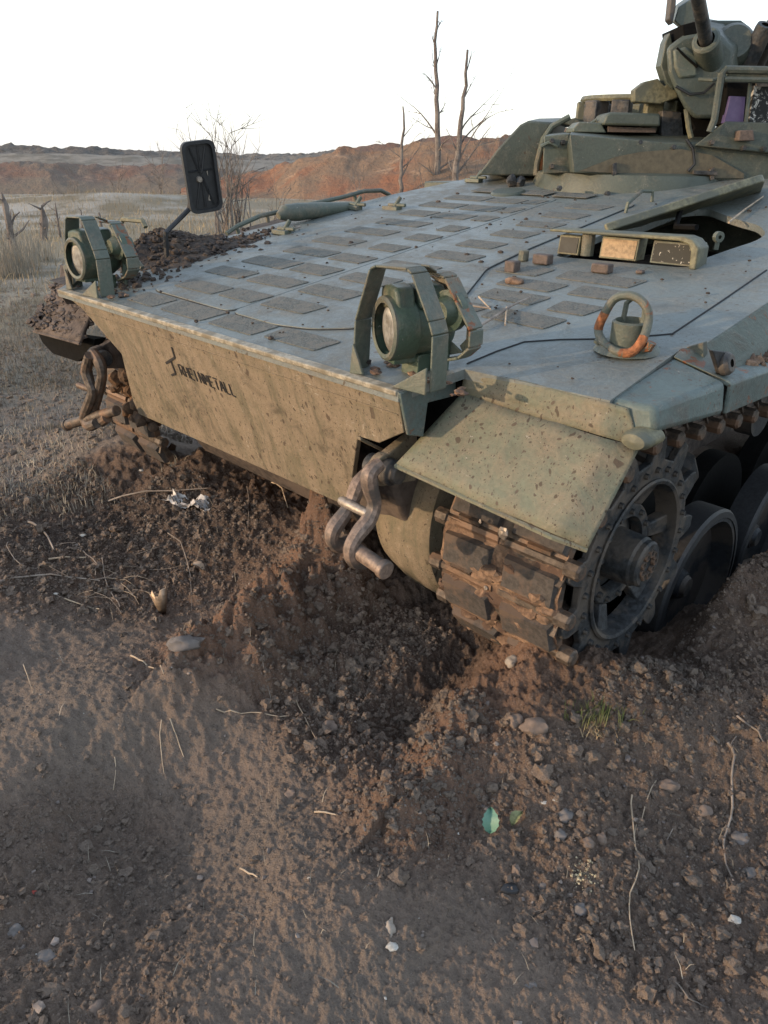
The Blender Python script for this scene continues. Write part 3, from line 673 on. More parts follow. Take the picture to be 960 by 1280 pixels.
def track_meshes(w):
    b = MB()
    hw = w / 2
    b.prism([(-hw + .02, -.078, -.018), (hw - .02, -.078, -.018), (hw - .02, -.078, .014), (-hw + .02, -.078, .014)], (0, .15, 0))
    b.prism([(-hw + .01, -.066, -.006), (-hw + .10, -.066, -.006), (-hw + .10, -.03, .026), (-hw + .01, -.03, .026)], (0, 0, .012))
    for s in (-1, 1):
        b.tube([(s * hw * .96, -.088, -.004), (s * hw * .05, -.088, -.004)], .023, 8)
        b.prism([(s * hw * .55 - .05, .045, .010), (s * hw * .55 + .05, .045, .010), (s * hw * .55 + .045, .066, .034), (s * hw * .55 - .045, .066, .034)], (0, .012, -.01))
    b.loft([(-.03, -.04, -.018), (.03, -.04, -.018), (.03, .04, -.018), (-.03, .04, -.018)], [(-.012, -.02, -.10), (.012, -.02, -.10), (.012, .02, -.10), (-.012, .02, -.10)])
    link = b.mesh('track_link', M['steel'])
    b = MB(); b.loft([(-.108, -.062, .010), (.108, -.062, .010), (.108, .062, .010), (-.108, .062, .010)], [(-.098, -.052, .044), (.098, -.052, .044), (.098, .052, .044), (-.098, .052, .044)])
    for s in (): pass
    pad = b.mesh('rubber_pad', M['rubber'])
    b = MB(); b.lathe([(0, .028), (.024, .026), (.031, .018), (.031, -.03), (.022, -.035)], (0, 0, 0), (1, 0, 0), 8); pin = b.mesh('track_pin', M['steel'])
    return link, pad, pin
TL = track_meshes(.53)
def lay_track(x0, s0, s1):
    s = s0
    while s < s1:
        i = min(max(np.searchsorted(seg, s), 1), len(PP) - 1); t = (s - seg[i - 1]) / (seg[i] - seg[i - 1] + 1e-9)
        c = PP[i - 1] * (1 - t) + PP[i] * t; d = PP[i] - PP[i - 1]; d /= np.linalg.norm(d)
        nrm = np.array([d[1], -d[0]])                  # outward from the loop
        jit = RNG.normal(0, .02)
        yv = np.array([0, d[0], d[1]]); zv = np.array([0, nrm[0], nrm[1]]); xv = np.cross(yv, zv)
        mw = Matrix([[xv[0], yv[0], zv[0], x0], [xv[1], yv[1], zv[1], c[0]], [xv[2], yv[2], zv[2], c[1]], [0, 0, 0, 1]])
        o = bpy.data.objects.new('track_link', TL[0]); COL.objects.link(o); o.parent = VEH; o.matrix_local = Matrix.Translation(VOFF) @ mw
        for sx in (-.135, .125):
            q = bpy.data.objects.new('rubber_pad', TL[1]); COL.objects.link(q); q.parent = o; q.location = (sx, 0, RNG.uniform(-.006, .002)); q.rotation_euler = (0, 0, RNG.normal(0, .03))
        for sx in (-.275, .275):
            q = bpy.data.objects.new('track_pin', TL[2]); COL.objects.link(q); q.parent = o; q.location = (sx, -.088, -.004); q.rotation_euler = (RNG.uniform(0, 1), 0, math.pi if sx < 0 else 0)
        s += PITCHT
XT = 1.275
total = seg[-1]; sw0 = np.searchsorted(PP[:, 0] < 4.0, True)
lay_track(XT, seg[np.argmax(PP[:, 0] < 3.4)], total - 1.4)
front_i = np.argmin(PP[:, 0])
lay_track(-1.275, seg[front_i] - .5, seg[front_i] + .45)
# caked soil on the front of the track
b = MB()
for k in range(130):
    a = RNG.uniform(math.pi * .93, math.pi * 1.42); x = RNG.uniform(1.02, 1.52)
    b.lump(cx(x, RP + RNG.uniform(-.005, .032), a), RNG.uniform(.006, .028), (1.6, 1, 1), seed=k, sub=1)
na_, nx_ = 90, 60; aa = np.linspace(math.pi * .9, math.pi * 1.36, na_); xx = np.linspace(1.03, 1.525, nx_); vs = []
for a in aa:
    for x in xx:
        k = mnoise.noise(Vector((x * 9, a * 7, 1))) + .6 * mnoise.noise(Vector((x * 30, a * 22, 4))); vs.append(cx(x, RP + .021 + .013 * k, a))
b.add(vs, [(i * nx_ + j, i * nx_ + j + 1, (i + 1) * nx_ + j + 1, (i + 1) * nx_ + j) for i in range(na_ - 1) for j in range(nx_ - 1)])
tag(b.build('caked_soil', M['mud'], VEH), kind='stuff')
b = MB()
for px, py, r in ((629, 667, .020), (607, 735, .008), (600, 652, .006)):
    q = unp(px, py, (0, 1, 0), .335); MB().lump(q, r, (1, .5, 1.2), seed=px, sub=1).build('bright_chip', M['bare'], VEH, 0, 0)

def road_wheel(cy, cz, r=.36, off=0.0):
    prof = [(0, -.05), (.06, -.05), (.075, -.09), (.20, -.10), (.30, -.07), (.325, .02), (.345, .02)]
    w = MB().lathe([(q * r / .36, h) for q, h in prof] + [(.345 * r / .36, -.12), (0, -.14)], (1.50, cy, cz), (1, 0, 0), 40).build('road_wheel', M['wheel'], VEH)
    MB().lathe([(r * .955, .025), (r + .01, .022), (r + .02, .01), (r + .02, -.11), (r * .955, -.11)], (1.50, cy, cz), (1, 0, 0), 48).build('tyre', M['blackgrey'], w)
    w2 = MB().lathe([(0, 0), (r, 0), (r + .02, .01), (r + .02, .12), (0, .12)], (1.08, cy, cz), (1, 0, 0), 40).build('inner_wheel', M['dark'], VEH)
    MB().lathe([(0, -.03), (.045, -.03), (.055, -.05)], (1.5, cy, cz), (1, 0, 0), 20).build('hub_cap', M['darksteel'], w)
road_wheel(CW[0], CW[1], .38); road_wheel(2.50, -1.25, .38); road_wheel(3.38, -1.28, .38)
for y_ in (1.62, 2.5, 3.38):
    MB().lathe([(0, 0), (.38, 0), (.40, .01), (.40, .42), (.30, .40), (0, .36)], (-1.5, y_, -1.2), (1, 0, 0), 32).build('road_wheel', M['wheel'], VEH)
MB().lathe([(0, 0), (.12, 0), (.13, .01), (.13, .1), (0, .1)], (1.30, 2.3, -.50), (1, 0, 0), 24).build('return_roller', M['wheel'], VEH)
for y in (1.45, 2.2):
    MB().tube([(.85, y - .1, -.75), (1.1, y, -.85), (1.12, y + .2, -1.1)], [.09, .08, .06], 10).build('swing_arm', M['wheel'], VEH)

# ---- turret
TY = 5.0
TC = wY(790, 222, 5.28)
TUR = MB().lathe([(0, .04), (.55, .04), (.60, .028), (.63, -.06), (.63, -.25)], TC, (0, 0, 1), 64).build('turret', M['turret'], VEH, 0, 25)
def tprism(px, Ya, Yb, name, mat, bev=.008, parent=None):
    """outline seen in the photograph at depth Ya, given thickness back to depth Yb"""
    A = [wY(*p, Ya) for p in px]; off = V.T @ np.array([0, Yb - Ya, 0])
    return MB().prism(A, off).build(name, mat, parent or TUR, bev)
def tloft(pa, Ya, pb, Yb, name, mat, bev=.006):
    return MB().loft([wY(*p, Ya) for p in pa], [wY(*p, Yb) for p in pb]).build(name, mat, TUR, bev)
# body: chamfered front
tloft([(717, 216), (880, 224), (1010, 232), (1010, 190), (876, 178), (832, 178), (712, 168)], 4.78,
      [(700, 214), (880, 224), (1040, 232), (1040, 170), (876, 160), (832, 160), (716, 160)], 5.4, 'turret_front', M['turret'])
tloft([(678, 217), (717, 216), (711, 167), (680, 170)], 4.95, [(690, 217), (730, 216), (730, 163), (690, 166)], 5.5, 'turret_cheek', M['olive'])
tloft([(868, 182), (1010, 196), (1010, 155), (907, 152)], 4.72, [(868, 182), (1010, 196), (1010, 150), (907, 148)], 5.3, 'sight_hump', M['turret'])
# brown camouflage patch on the front
q = [(724, 214), (770, 196), (800, 190), (850, 186), (890, 194), (930, 217), (930, 223), (880, 222)]
MB().prism([wY(*p, 4.766) for p in q], V.T @ np.array([0, .008, 0])).build('camouflage_patch', M['bronze'], TUR)
for px, py in ((768, 206), (890, 212)):
    tprism([(px - 2, py), (px + 3, py - 3), (px + 3, py + 12), (px - 2, py + 14)], 4.74, 4.77, 'turret_catch', M['darksteel'], .002)
tprism([(867, 213), (897, 214), (897, 219), (867, 218)], 4.73, 4.755, 'turret_catch', M['darksteel'], .002)
# cupola: ring, blocks, visor box
cc = wY(785, 160, 5.45)
MB().lathe([(.27, .17), (.31, .175), (.32, .155), (.31, .14), (.27, .14)], cc, (0, 0, 1), 40).build('cupola_ring', M['sand'], TUR)
for k in range(10):
    a = k / 10 * 2 * math.pi; MB().box(cc + np.array([math.cos(a) * .28, math.sin(a) * .28, .06]), (.11, .11, .17), np.array([[math.cos(a), -math.sin(a), 0], [math.sin(a), math.cos(a), 0], [0, 0, 1]])).build('cupola_block', M['darksteel'] if k % 3 else M['sand'], TUR, .008)
tprism([(754, 156), (758, 143), (764, 140), (826, 142), (826, 158), (822, 158)], 4.95, 5.2, 'cupola_visor', M['turret'], .012)
tprism([(760, 158), (820, 160), (820, 166), (760, 165)], 5.0, 5.2, 'cupola_slot', M['block'], .002)
tprism([(826, 166), (828, 138), (852, 140), (856, 178), (830, 178)], 5.05, 5.3, 'cupola_side', M['darksteel'], .006)
tprism([(717, 160), (725, 152), (752, 154), (758, 166), (716, 165)], 5.0, 5.2, 'cupola_step', M['olive'], .006)
# overhead gun: cradle body, recess, sleeve, barrel
tloft([(834, 60), (836, 92), (843, 110), (856, 135), (868, 148), (893, 148), (905, 98), (915, 90), (918, 62), (902, 45), (880, 40), (855, 44)], 4.85,
      [(830, 62), (832, 88), (842, 112), (856, 138), (868, 150), (900, 148), (925, 100), (938, 80), (938, 45), (905, 26), (880, 22), (846, 40)], 5.35, 'gun_cradle', M['turret'], .02)
tloft([(843, 26), (848, 9), (862, 0), (876, 2), (882, 22), (872, 28), (852, 34)], 4.9, [(840, 28), (845, 6), (862, -6), (880, -4), (884, 22), (872, 30), (850, 36)], 5.3, 'gun_hood', M['turret'])
tprism([(853, 31), (876, 25), (880, 43), (866, 50), (855, 46)], 4.86, 5.2, 'hood_recess', M['dark'], .004)
tprism([(842, 62), (858, 58), (872, 70), (872, 96), (850, 98), (844, 84)], 4.835, 4.9, 'cradle_plate', M['olive'], .012)
bc = wY(885, 63, 4.82); tip = wY(869, -20, 4.42)
bd = (tip - bc) / np.linalg.norm(tip - bc)
MB().lathe([(.045, .10), (.062, .10), (.072, .09), (.072, -.12), (.045, -.12)], bc, bd, 28).build('barrel_sleeve', M['turret'], TUR)
MB().lathe([(0, .03), (.05, .03), (.05, .0)], bc, bd, 20).build('sleeve_hollow', M['dark'], TUR)
MB().tube([bc + bd * -.05, bc + bd * .4, bc + bd * 1.5], [.036, .034, .028], 16).build('gun_barrel', M['darksteel'], TUR)
tprism([(836, 24), (839, -4), (846, -8), (845, 8), (841, 30)], 4.88, 4.95, 'gun_bracket', M['darksteel'], .004)
tprism([(838, 40), (832, 52), (826, 82), (833, 104), (842, 112), (842, 60)], 5.0, 5.1, 'cradle_flap', M['turret'], .006)
tprism([(793, 127), (793, 112), (806, 102), (823, 98), (831, 108), (842, 100), (848, 122), (825, 130)], 5.02, 5.1, 'side_flap', M['sand'], .006)
tprism([(886, 30), (890, 25), (927, 25), (934, 30), (939, 48), (934, 84), (890, 84)], 5.25, 5.7, 'sight_box', M['turret'], .03)
a = wY(914, 62, 5.1)
MB().lathe([(0, .12), (.085, .12), (.115, .07), (.12, -.15), (0, -.15)], a, V.T @ np.array([-.25, -1, .25]), 28).build('cradle_drum', M['turret'], TUR)
for px, py, Yd in ((943, 62, 5.0), (962, 45, 5.1), (978, 62, 5.0)):
    a = wY(px, py, Yd); MB().lathe([(.025, .13), (.046, .13), (.05, .11), (.05, -.15), (0, -.15)], a, V.T @ np.array([.1, -.5, .85]), 20).build('smoke_launcher', M['darksteel'], TUR)
MB().tube([wY(905, 97, 4.8), wY(890, 100, 4.75), wY(873, 99, 4.78)], .01, 6).build('cradle_hose', M['olive'], TUR)
tprism([(868, 160), (858, 140), (895, 145), (893, 172), (862, 172)], 5.0, 5.3, 'gun_pedestal', M['dark'], .006)
MB().tube([wY(858, 136, 4.9), wY(861, 160, 4.9), wY(864, 172, 4.9)], .016, 8).build('pedestal_strut', M['sand'], TUR)
# commander's sight in its tube frame
fr = MB(); fr.tube([wY(*p, 4.68) for p in ((887, 165), (893, 150), (902, 92), (907, 87), (1010, 89))], .020, 8); fr.tube([wY(*p, 4.68) for p in ((905, 99), (1010, 101))], .016, 8); fr.build('sight_frame', M['turret'], TUR)
tprism([(904, 155), (910, 100), (1010, 102), (1010, 158)], 4.80, 5.1, 'sight_housing', M['dark'], .004)
tprism([(905, 154), (913, 120), (932, 121), (929, 155)], 4.775, 4.82, 'violet_window', M['violet'], .002)
tprism([(936, 154), (943, 107), (1010, 109), (1010, 156)], 4.765, 4.82, 'cracked_window', M['crack'], .002)
MB().tube([wY(932, 156, 4.74), wY(938, 102, 4.74)], .011, 6).build('sight_bar', M['olive'], TUR)
tprism([(947, 103), (960, 103), (960, 108), (947, 108)], 4.755, 4.78, 'sight_label', M['bare'], .0)
tprism([(925, 163), (942, 162), (944, 176), (923, 176)], 4.66, 4.74, 'rubber_stop', M['block'], .006)
MB().tube([wY(910, 92, 4.7), wY(1010, 93, 4.7)], .02, 8).build('frame_hinge', M['olive'], TUR)
for px, py, Yd in ((690, 176, 4.93), (690, 208, 4.93), (704, 178, 4.93), (728, 174, 4.82), (800, 178, 4.79), (842, 184, 4.77), (930, 185, 4.70), (955, 186, 4.70), (890, 178, 4.70), (700, 235, 4.72), (760, 242, 4.68), (820, 240, 4.70)):
    a = wY(px, py, Yd); MB().lathe([(0, .012), (.012, .012), (.015, 0), (.015, -.03)], a, V.T @ np.array([0, -1, .1]), 6).build('turret_bolt', M['darksteel'], TUR)
MB().tube([wY(*q) for q in ((845, 108, 4.84), (862, 118, 4.83), (880, 116, 4.83), (893, 104, 4.83))], .007, 6).build('cradle_cable', M['black'], TUR)
MB().tube([wY(*q) for q in ((846, 60, 4.84), (856, 70, 4.83), (872, 84, 4.83))], .006, 6).build('cradle_seam', M['dark'], TUR)
MB().tube([wY(*q) for q in ((858, 174, 4.78), (866, 186, 4.765), (868, 205, 4.765), (860, 214, 4.765))], .008, 6).build('cable', M['black'], TUR)
for q in (((730, 160, 5.1), (745, 150, 5.1), (750, 163, 5.1)), ((676, 183, 4.94), (686, 178, 4.93), (697, 183, 4.94))):
    MB().tube([wY(*k) for k in q], .010, 6).build('grab_handle', M['olive'], TUR)
# ---- stowage cover at the far side, in front of the turret
q = [(597, 219), (622, 186), (650, 156), (660, 151), (692, 153), (682, 172), (672, 200), (670, 220)]
b = MB(); b.loft([wY(*p, 5.35) for p in q], [wY(*p, 5.9) for p in ((612, 216), (640, 184), (664, 153), (674, 148), (712, 147), (704, 168), (696, 198), (694, 218))]); cov = b.build('stowage_cover', M['turret'], VEH, .012)
MB().tube([wY(*p, 5.33) for p in ((670, 219), (671, 205), (679, 174), (690, 158), (712, 146))], .018, 8).build('cover_rim', M['olive'], cov)
tprism([(672, 217), (673, 200), (680, 186), (683, 200), (678, 218)], 5.36, 5.45, 'burnt_cable', M['rust'], .004)
tprism([(700, 152), (720, 147), (726, 152), (716, 158)], 5.4, 5.6, 'cover_lip', M['olive'], .004)
for px, py in ((640, 226), (650, 228)):
    p = wY(px, py, 5.25); MB().lump(p, .035, (1, 1, 1.1), px, 2).build('deck_hook', M['darksteel'], VEH)

# ================================================================== THE GROUND
def h2(ix, iy, s):
    n = (ix.astype(np.int64) * 374761393 + iy.astype(np.int64) * 668265263 + s * 1442695041) & 0xffffffff
    n = ((n ^ (n >> 13)) * 1274126177) & 0xffffffff
    return ((n ^ (n >> 16)) & 0xffffff) / float(0xffffff)
def vnoise(x, y, s=0):
    ix, iy = np.floor(x), np.floor(y); fx, fy = x - ix, y - iy
    u, v = fx * fx * fx * (fx * (fx * 6 - 15) + 10), fy * fy * fy * (fy * (fy * 6 - 15) + 10)
    a, b, c, d = h2(ix, iy, s), h2(ix + 1, iy, s), h2(ix, iy + 1, s), h2(ix + 1, iy + 1, s)
    return (a * (1 - u) + b * u) * (1 - v) + (c * (1 - u) + d * u) * v - .5
def fbm(x, y, s=0, o=4, g=.5):
    r = 0; a = 1
    for i in range(o):
        c, q = math.cos(i * 1.1), math.sin(i * 1.1)
        r = r + a * vnoise(x * c - y * q, x * q + y * c, s + i * 17); x, y, a = x * 2.03, y * 2.03, a * g
    return r
def worley(x, y, s=0):
    ix, iy = np.floor(x), np.floor(y); d1 = np.full(x.shape, 9.); idv = np.zeros(x.shape)
    for i in (-1, 0, 1):
        for j in (-1, 0, 1):
            cx_, cy_ = ix + i, iy + j
            d = np.hypot(cx_ + h2(cx_, cy_, s) - x, cy_ + h2(cx_, cy_, s + 5) - y)
            m = d < d1; d1 = np.where(m, d, d1); idv = np.where(m, h2(cx_, cy_, s + 9), idv)
    return d1, idv
def clods(x, y, sc, s, keep=.6):                       # rounded lumps standing on the surface
    d, i = worley(x * sc, y * sc, s); r = .25 + .3 * ((i * 7) % 1)
    return np.where(i < keep, np.sqrt(np.clip(1 - (d / r) ** 2, 0, 1)) * r, 0) / sc
def seg_d(x, y, pts):
    """distance to a polyline and the position along it 0..1"""
    best = np.full(x.shape, 1e9); tt = np.zeros(x.shape); n = len(pts) - 1
    for k in range(n):
        a, b = np.array(pts[k]), np.array(pts[k + 1]); d = b - a
        t = np.clip(((x - a[0]) * d[0] + (y - a[1]) * d[1]) / (d @ d), 0, 1)
        q = np.hypot(x - a[0] - t * d[0], y - a[1] - t * d[1]); m = q < best
        best = np.where(m, q, best); tt = np.where(m, (k + t) / n, tt)
    return best, tt
def sst(a, b, x): t = np.clip((x - a) / (b - a), 0, 1); return t * t * (3 - 2 * t)
def gauss(x, y, c, sx, sy=None, rot=0):
    sy = sy or sx; c_, s_ = math.cos(rot), math.sin(rot); dx, dy = x - c[0], y - c[1]
    return np.exp(-.5 * (((dx * c_ + dy * s_) / sx) ** 2 + ((-dx * s_ + dy * c_) / sy) ** 2))
NO = toW((0, 0, 0))
RIDGE = [(-.20, 3.15), (-.30, 2.85), (-.50, 2.58), (-.66, 2.42)]
BERM = [(.60, 2.30), (.46, 2.20), (.30, 2.05), (.17, 1.86), (.08, 1.7)]
def churn(x, y):
    """where the soil has been torn up (0..1)"""
    w = fbm(x * 1.3, y * 1.3, 40, 3) * .5
    a = sst(.95, .55, np.hypot((x - .05) / .75, (y - 2.55) / .95) + w)
    b = sst(1.15, .7, np.hypot((x + 1.25) / 1.25, (y - 3.35) / .85) + w)
    c = sst(1.1, .7, np.hypot((x - .9) / .75, (y - 1.75) / .65) + w) * .5
    d = sst(1.2, .7, np.hypot((x - 1.6) / .9, (y - 2.6) / .8) + w) * .6
    e = sst(1.2, .6, np.hypot((x + .95) / .5, (y - 1.25) / .6) + w) * .4
    d1, _ = seg_d(x, y, RIDGE); d2, _ = seg_d(x, y, BERM)
    f = np.exp(-(d1 / .24) ** 2) * .9; g = np.exp(-(d2 / .26) ** 2) * .85; k = sst(.75, .35, np.hypot((x - .75) / .7, (y - 2.15) / .45) + w) * .85
    return np.clip(np.maximum.reduce([a, b, c, d, e, f, g, k]), 0, 1)
def ground_h(x, y, fine=True):
    r = np.hypot(x, y); near = sst(14, 7, r); vnear = sst(6.5, 4.5, r)
    z = .10 * fbm(x * .35, y * .35, 1, 3) * near + .25 * fbm(x * .05, y * .05, 2, 3) * sst(5, 30, r)
    ch = churn(x, y)
    # spoil ridge, pit under the tow hook, berm along the track, mound with the grass, hollows
    d, t = seg_d(x, y, RIDGE); sd1 = (x + .2) * (-.73) - (y - 3.15) * (-.46); wl_ = np.where(sd1 > 0, .13, .30); z += (.32 * np.exp(-(d / wl_) ** 2)) * (1 - .5 * t) * (.55 + .45 * sst(0, .25, t)) * (.95 + 1.1 * fbm(x * 7, y * 7, 23, 4, .6))
    d, t = seg_d(x, y, BERM); sd2 = (x - .6) * (-.6) - (y - 2.3) * (-.52); wl_ = np.where(sd2 > 0, .17, .11); z += .16 * np.exp(-(d / wl_) ** 2) * (1 - .35 * t) * (.8 + .9 * fbm(x * 5, y * 5, 21, 2))
    z -= .07 * gauss(x, y, (.05, 2.72), .22, .36, -.5)
    z -= .10 * gauss(x, y, (.22, 2.30), .11, .20, -.6)
    z -= .07 * gauss(x, y, (.06, 2.08), .07, .10)
    z += .10 * gauss(x, y, (.82, 2.08), .20, .15) + .07 * gauss(x, y, (.52, 1.85), .16)
    z += .26 * gauss(x, y, (1.85, 2.80), .36, .28, .5) + .10 * gauss(x, y, (1.2, 2.0), .35)
    z -= .10 * gauss(x, y, (1.05, 1.62), .22) 
    z += .07 * gauss(x, y, (-1.35, 3.2), .5, .22) - .08 * gauss(x, y, (-1.0, 3.7), .5, .2) + .02 * gauss(x, y, (-2.1, 2.7), .5)
    z -= .11 * gauss(x, y, (-.75, 1.78), .24, .17, .3) + .06 * gauss(x, y, (-.55, 1.45), .2)
    z += .07 * gauss(x, y, (-.98, 2.1), .3, .2) + .05 * gauss(x, y, (-.15, 1.35), .2) + .04 * gauss(x, y, (-.45, 1.15), .16)
    z += .16 * gauss(x, y, (1.38, 2.72), .24, .14, .6) - .15 * gauss(x, y, (.98, 2.52), .15, .16)
    z += .5 * gauss(x, y, (-10.5, 31), 2.6, 1.6) + .35 * gauss(x, y, (-8, 34), 2.2, 1.5) + .3 * gauss(x, y, (-15, 33), 3, 1.5)
    # soil pushed up by the nose
    lx = (x - NO[0]) * V[0, 0] + (y - NO[1]) * V[1, 0]; ly = (x - NO[0]) * V[0, 1] + (y - NO[1]) * V[1, 1]
    under = sst(-.10, .5, ly) * sst(1.15, .9, np.abs(lx)) * sst(6, 5, ly)
    lft = gauss(x, y, (-1.55, 4.35), .7, .28, -.75); z += .22 * lft
    z += .17 * under * (1 - .6 * sst(.1, .8, lx)) - .30 * sst(.9, 1.5, ly) * sst(.98, 1.05, np.abs(lx)) * sst(1.72, 1.6, np.abs(lx)) * sst(6, 5, ly)
    z = z + .07 * sst(.75, 1.0, lx) * sst(1.85, 1.5, lx) * sst(-.05, .25, ly) * sst(1.0, .7, ly)
    if fine:
        z = z + near * (.030 * fbm(x * 3.2, y * 3.2, 3, 4, .55) + .012 * fbm(x * 14, y * 14, 4, 3, .6) * (.35 + ch))
        wx, wy = x + .03 * fbm(x * 9, y * 9, 30, 2), y + .03 * fbm(x * 9, y * 9, 31, 2)
        c1 = clods(wx, wy, 13, 5, .30) * ch; c2 = clods(wx, wy, 27, 6, .5) * (.15 + .8 * ch); c3 = clods(wx, wy, 60, 7, .5) * (.4 + .6 * ch)
        rg = np.abs(fbm(x * 17, y * 17, 50, 4, .6)); rg2 = np.abs(fbm(x * 48, y * 48, 52, 3, .6))
        c4 = clods(x + .01 * fbm(x * 40, y * 40, 33, 2), y, 95, 54, .6)
        z = z + vnear * (.5 * c1 + .75 * c2 + (.6 + .4 * ch) * c3 + .7 * c4 * (.35 + .65 * ch) + (.008 + .004 * ch) * fbm(x * 45, y * 45, 8, 4, .65) + ch * (.030 * (.25 - rg) + .014 * (.25 - rg2)))
        rdg = np.abs(fbm(x * 6, y * 6, 12, 3)); z = z - near * ch * .012 * sst(.09, .0, rdg)
    return z
def make_ground():
    a_d = np.radians(np.linspace(-52, 52, 760)); a_c = np.radians(np.linspace(52, 308, 90)[1:-1]); ang = np.concatenate([a_d, a_c]); na = len(ang)
    rr = np.concatenate([np.geomspace(.42, 5.2, 700), np.geomspace(5.2, 45, 150)[1:], np.geomspace(45, 4000, 40)[1:]]); nr = len(rr)
    A, R_ = np.meshgrid(ang, rr); x, y = np.sin(A) * R_, np.cos(A) * R_
    z = ground_h(x, y)
    co = np.stack([x, y, z], -1).reshape(-1, 3); co = np.vstack([co, [[0, 0, float(z[0].mean())]]])
    i, j = np.meshgrid(np.arange(nr - 1), np.arange(na), indexing='ij'); j2 = (j + 1) % na
    q = np.stack([i * na + j, i * na + j2, (i + 1) * na + j2, (i + 1) * na + j], -1).reshape(-1, 4)
    tri = np.stack([np.full(na, nr * na), (np.arange(na) + 1) % na, np.arange(na)], -1)
    nq, nt = len(q), len(tri)
    me = bpy.data.meshes.new('ground'); me.vertices.add(len(co)); me.vertices.foreach_set('co', co.ravel())
    me.loops.add(nq * 4 + nt * 3); me.polygons.add(nq + nt)
    me.loops.foreach_set('vertex_index', np.concatenate([q[:, ::-1].ravel(), tri[:, ::-1].ravel()]).astype(np.int32))
    st = np.concatenate([np.arange(nq) * 4, nq * 4 + np.arange(nt) * 3]).astype(np.int32)
    me.polygons.foreach_set('loop_start', st); me.update(calc_edges=True)
    me.polygons.foreach_set('use_smooth', [True] * (nq + nt))
    ch = np.r_[churn(x, y).ravel(), 0]
    r = np.hypot(x, y)
    grass = (sst(5, 11, r + 3.0 * fbm(x * .6, y * .6, 60, 4)) * sst(-.2, -1.6, x)).ravel(); grass = np.r_[np.maximum(grass, sst(11, 17, r).ravel()), 0]
    dark_soil_shade = .95 * gauss(x, y, (-1.75, 3.35), .75, .38) + .6 * gauss(x, y, (-.9, 3.5), .5, .35) + .75 * gauss(x, y, (.02, 2.75), .25, .35, -.5) + .7 * gauss(x, y, (.22, 2.3), .1, .2, -.6) + .35 * gauss(x, y, (1.5, 2.5), .5, .4)  # darker soil at the left; shade of pit and trench painted in
    dr_, _ = seg_d(x, y, RIDGE); db_, _ = seg_d(x, y, BERM); sunlit_red = np.maximum(np.exp(-(dr_ / .26) ** 2), .6 * np.exp(-(db_ / .2) ** 2)); sunlit_red = np.r_[np.clip(sunlit_red * (1 + .8 * fbm(x * 6, y * 6, 81, 3)), 0, 1).ravel(), 0]  # red subsoil, with the low sun's orange put into ridge and berm
    dark_soil_shade = np.r_[np.clip(.62 * dark_soil_shade * (1 + 1.2 * fbm(x * 4, y * 4, 80, 3)), 0, 1).ravel(), 0]
    for nm, v in (('churned', ch), ('grassy', grass), ('dark_soil_shade', dark_soil_shade), ('reddish', sunlit_red)):
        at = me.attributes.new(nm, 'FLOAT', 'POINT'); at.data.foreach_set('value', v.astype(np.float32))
    o = bpy.data.objects.new('ground', me); COL.objects.link(o); o['kind'] = 'structure'
    return o
t = NT('soil')
ch, gr = t.attr('churned').outputs['Fac'], t.attr('grassy').outputs['Fac']
n1, n2, n3 = t.noise(1.6, 6, .6), t.noise(22, 8, .7), t.noise(140, 5, .7)
dry = t.mix(t.ramp(n1, .35, .65), (.255, .192, .148), (.20, .165, .135))
wet = t.mix(t.ramp(t.noise(4, 6, .65), .35, .62), (.128, .090, .068), (.195, .132, .096))
c = t.mix(t.ramp(t.math('ADD', ch, t.math('MULTIPLY', n2, .3)), .3, .8), dry, wet)
c = t.mix(t.math('MULTIPLY', t.attr('reddish').outputs['Fac'], .8), c, t.mix(n2, (.22, .120, .076), (.36, .205, .132)))  # sunlit orange painted along the ridge and berm
c = t.mix(t.math('MULTIPLY', t.attr('dark_soil_shade').outputs['Fac'], .85), c, t.mix(n2, (.048, .037, .031), (.088, .066, .053)))  # dark soil band plus the painted shade of the hollows
c = t.mix(t.ramp(n2, .3, .7, 0, .45), c, t.mix(ch, (.235, .185, .145), (.085, .060, .046)))
c = t.mix(t.ramp(n3, .52, .68, 0, .65), c, (.27, .215, .175))
c = t.mix(t.ramp(t.noise(90, 4, .7), .56, .70, 0, .6), c, (.070, .055, .046))
c = t.mix(t.ramp(t.noise(260, 2, .6), .66, .72, 0, .8), c, (.38, .34, .30))
pale = t.mix(t.ramp(t.noise(.09, 5, .6), .42, .60), (.28, .235, .165), t.mix(t.ramp(t.noise(.5, 5, .6), .4, .6), (.20, .165, .11), (.42, .39, .34)))
pale = t.mix(t.ramp(n2, .3, .75, 0, .5), pale, (.12, .10, .065))
c = t.mix(gr, c, pale)
t.bump(t.math('ADD', n2, t.math('ADD', t.math('MULTIPLY', n3, .5), t.math('MULTIPLY', t.noise(60, 6, .75), 1.0))), 1.0, .018)
M['soil'] = t.out(c, .95, 0, .2)
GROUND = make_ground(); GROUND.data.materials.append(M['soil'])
def gz(x, y): return float(ground_h(np.array([x]), np.array([y]))[0])
def on(px, py):
    """where the sight line through a picture point meets the soil"""
    d = ray(px, py); k = np.arange(.5, 9, .012); P_ = np.array([0, 0, H]) + d * k[:, None]; g_ = ground_h(P_[:, 0], P_[:, 1])
    m = np.nonzero(P_[:, 2] < g_)[0]
    return P_[m[0]] if len(m) else gw(px, py)

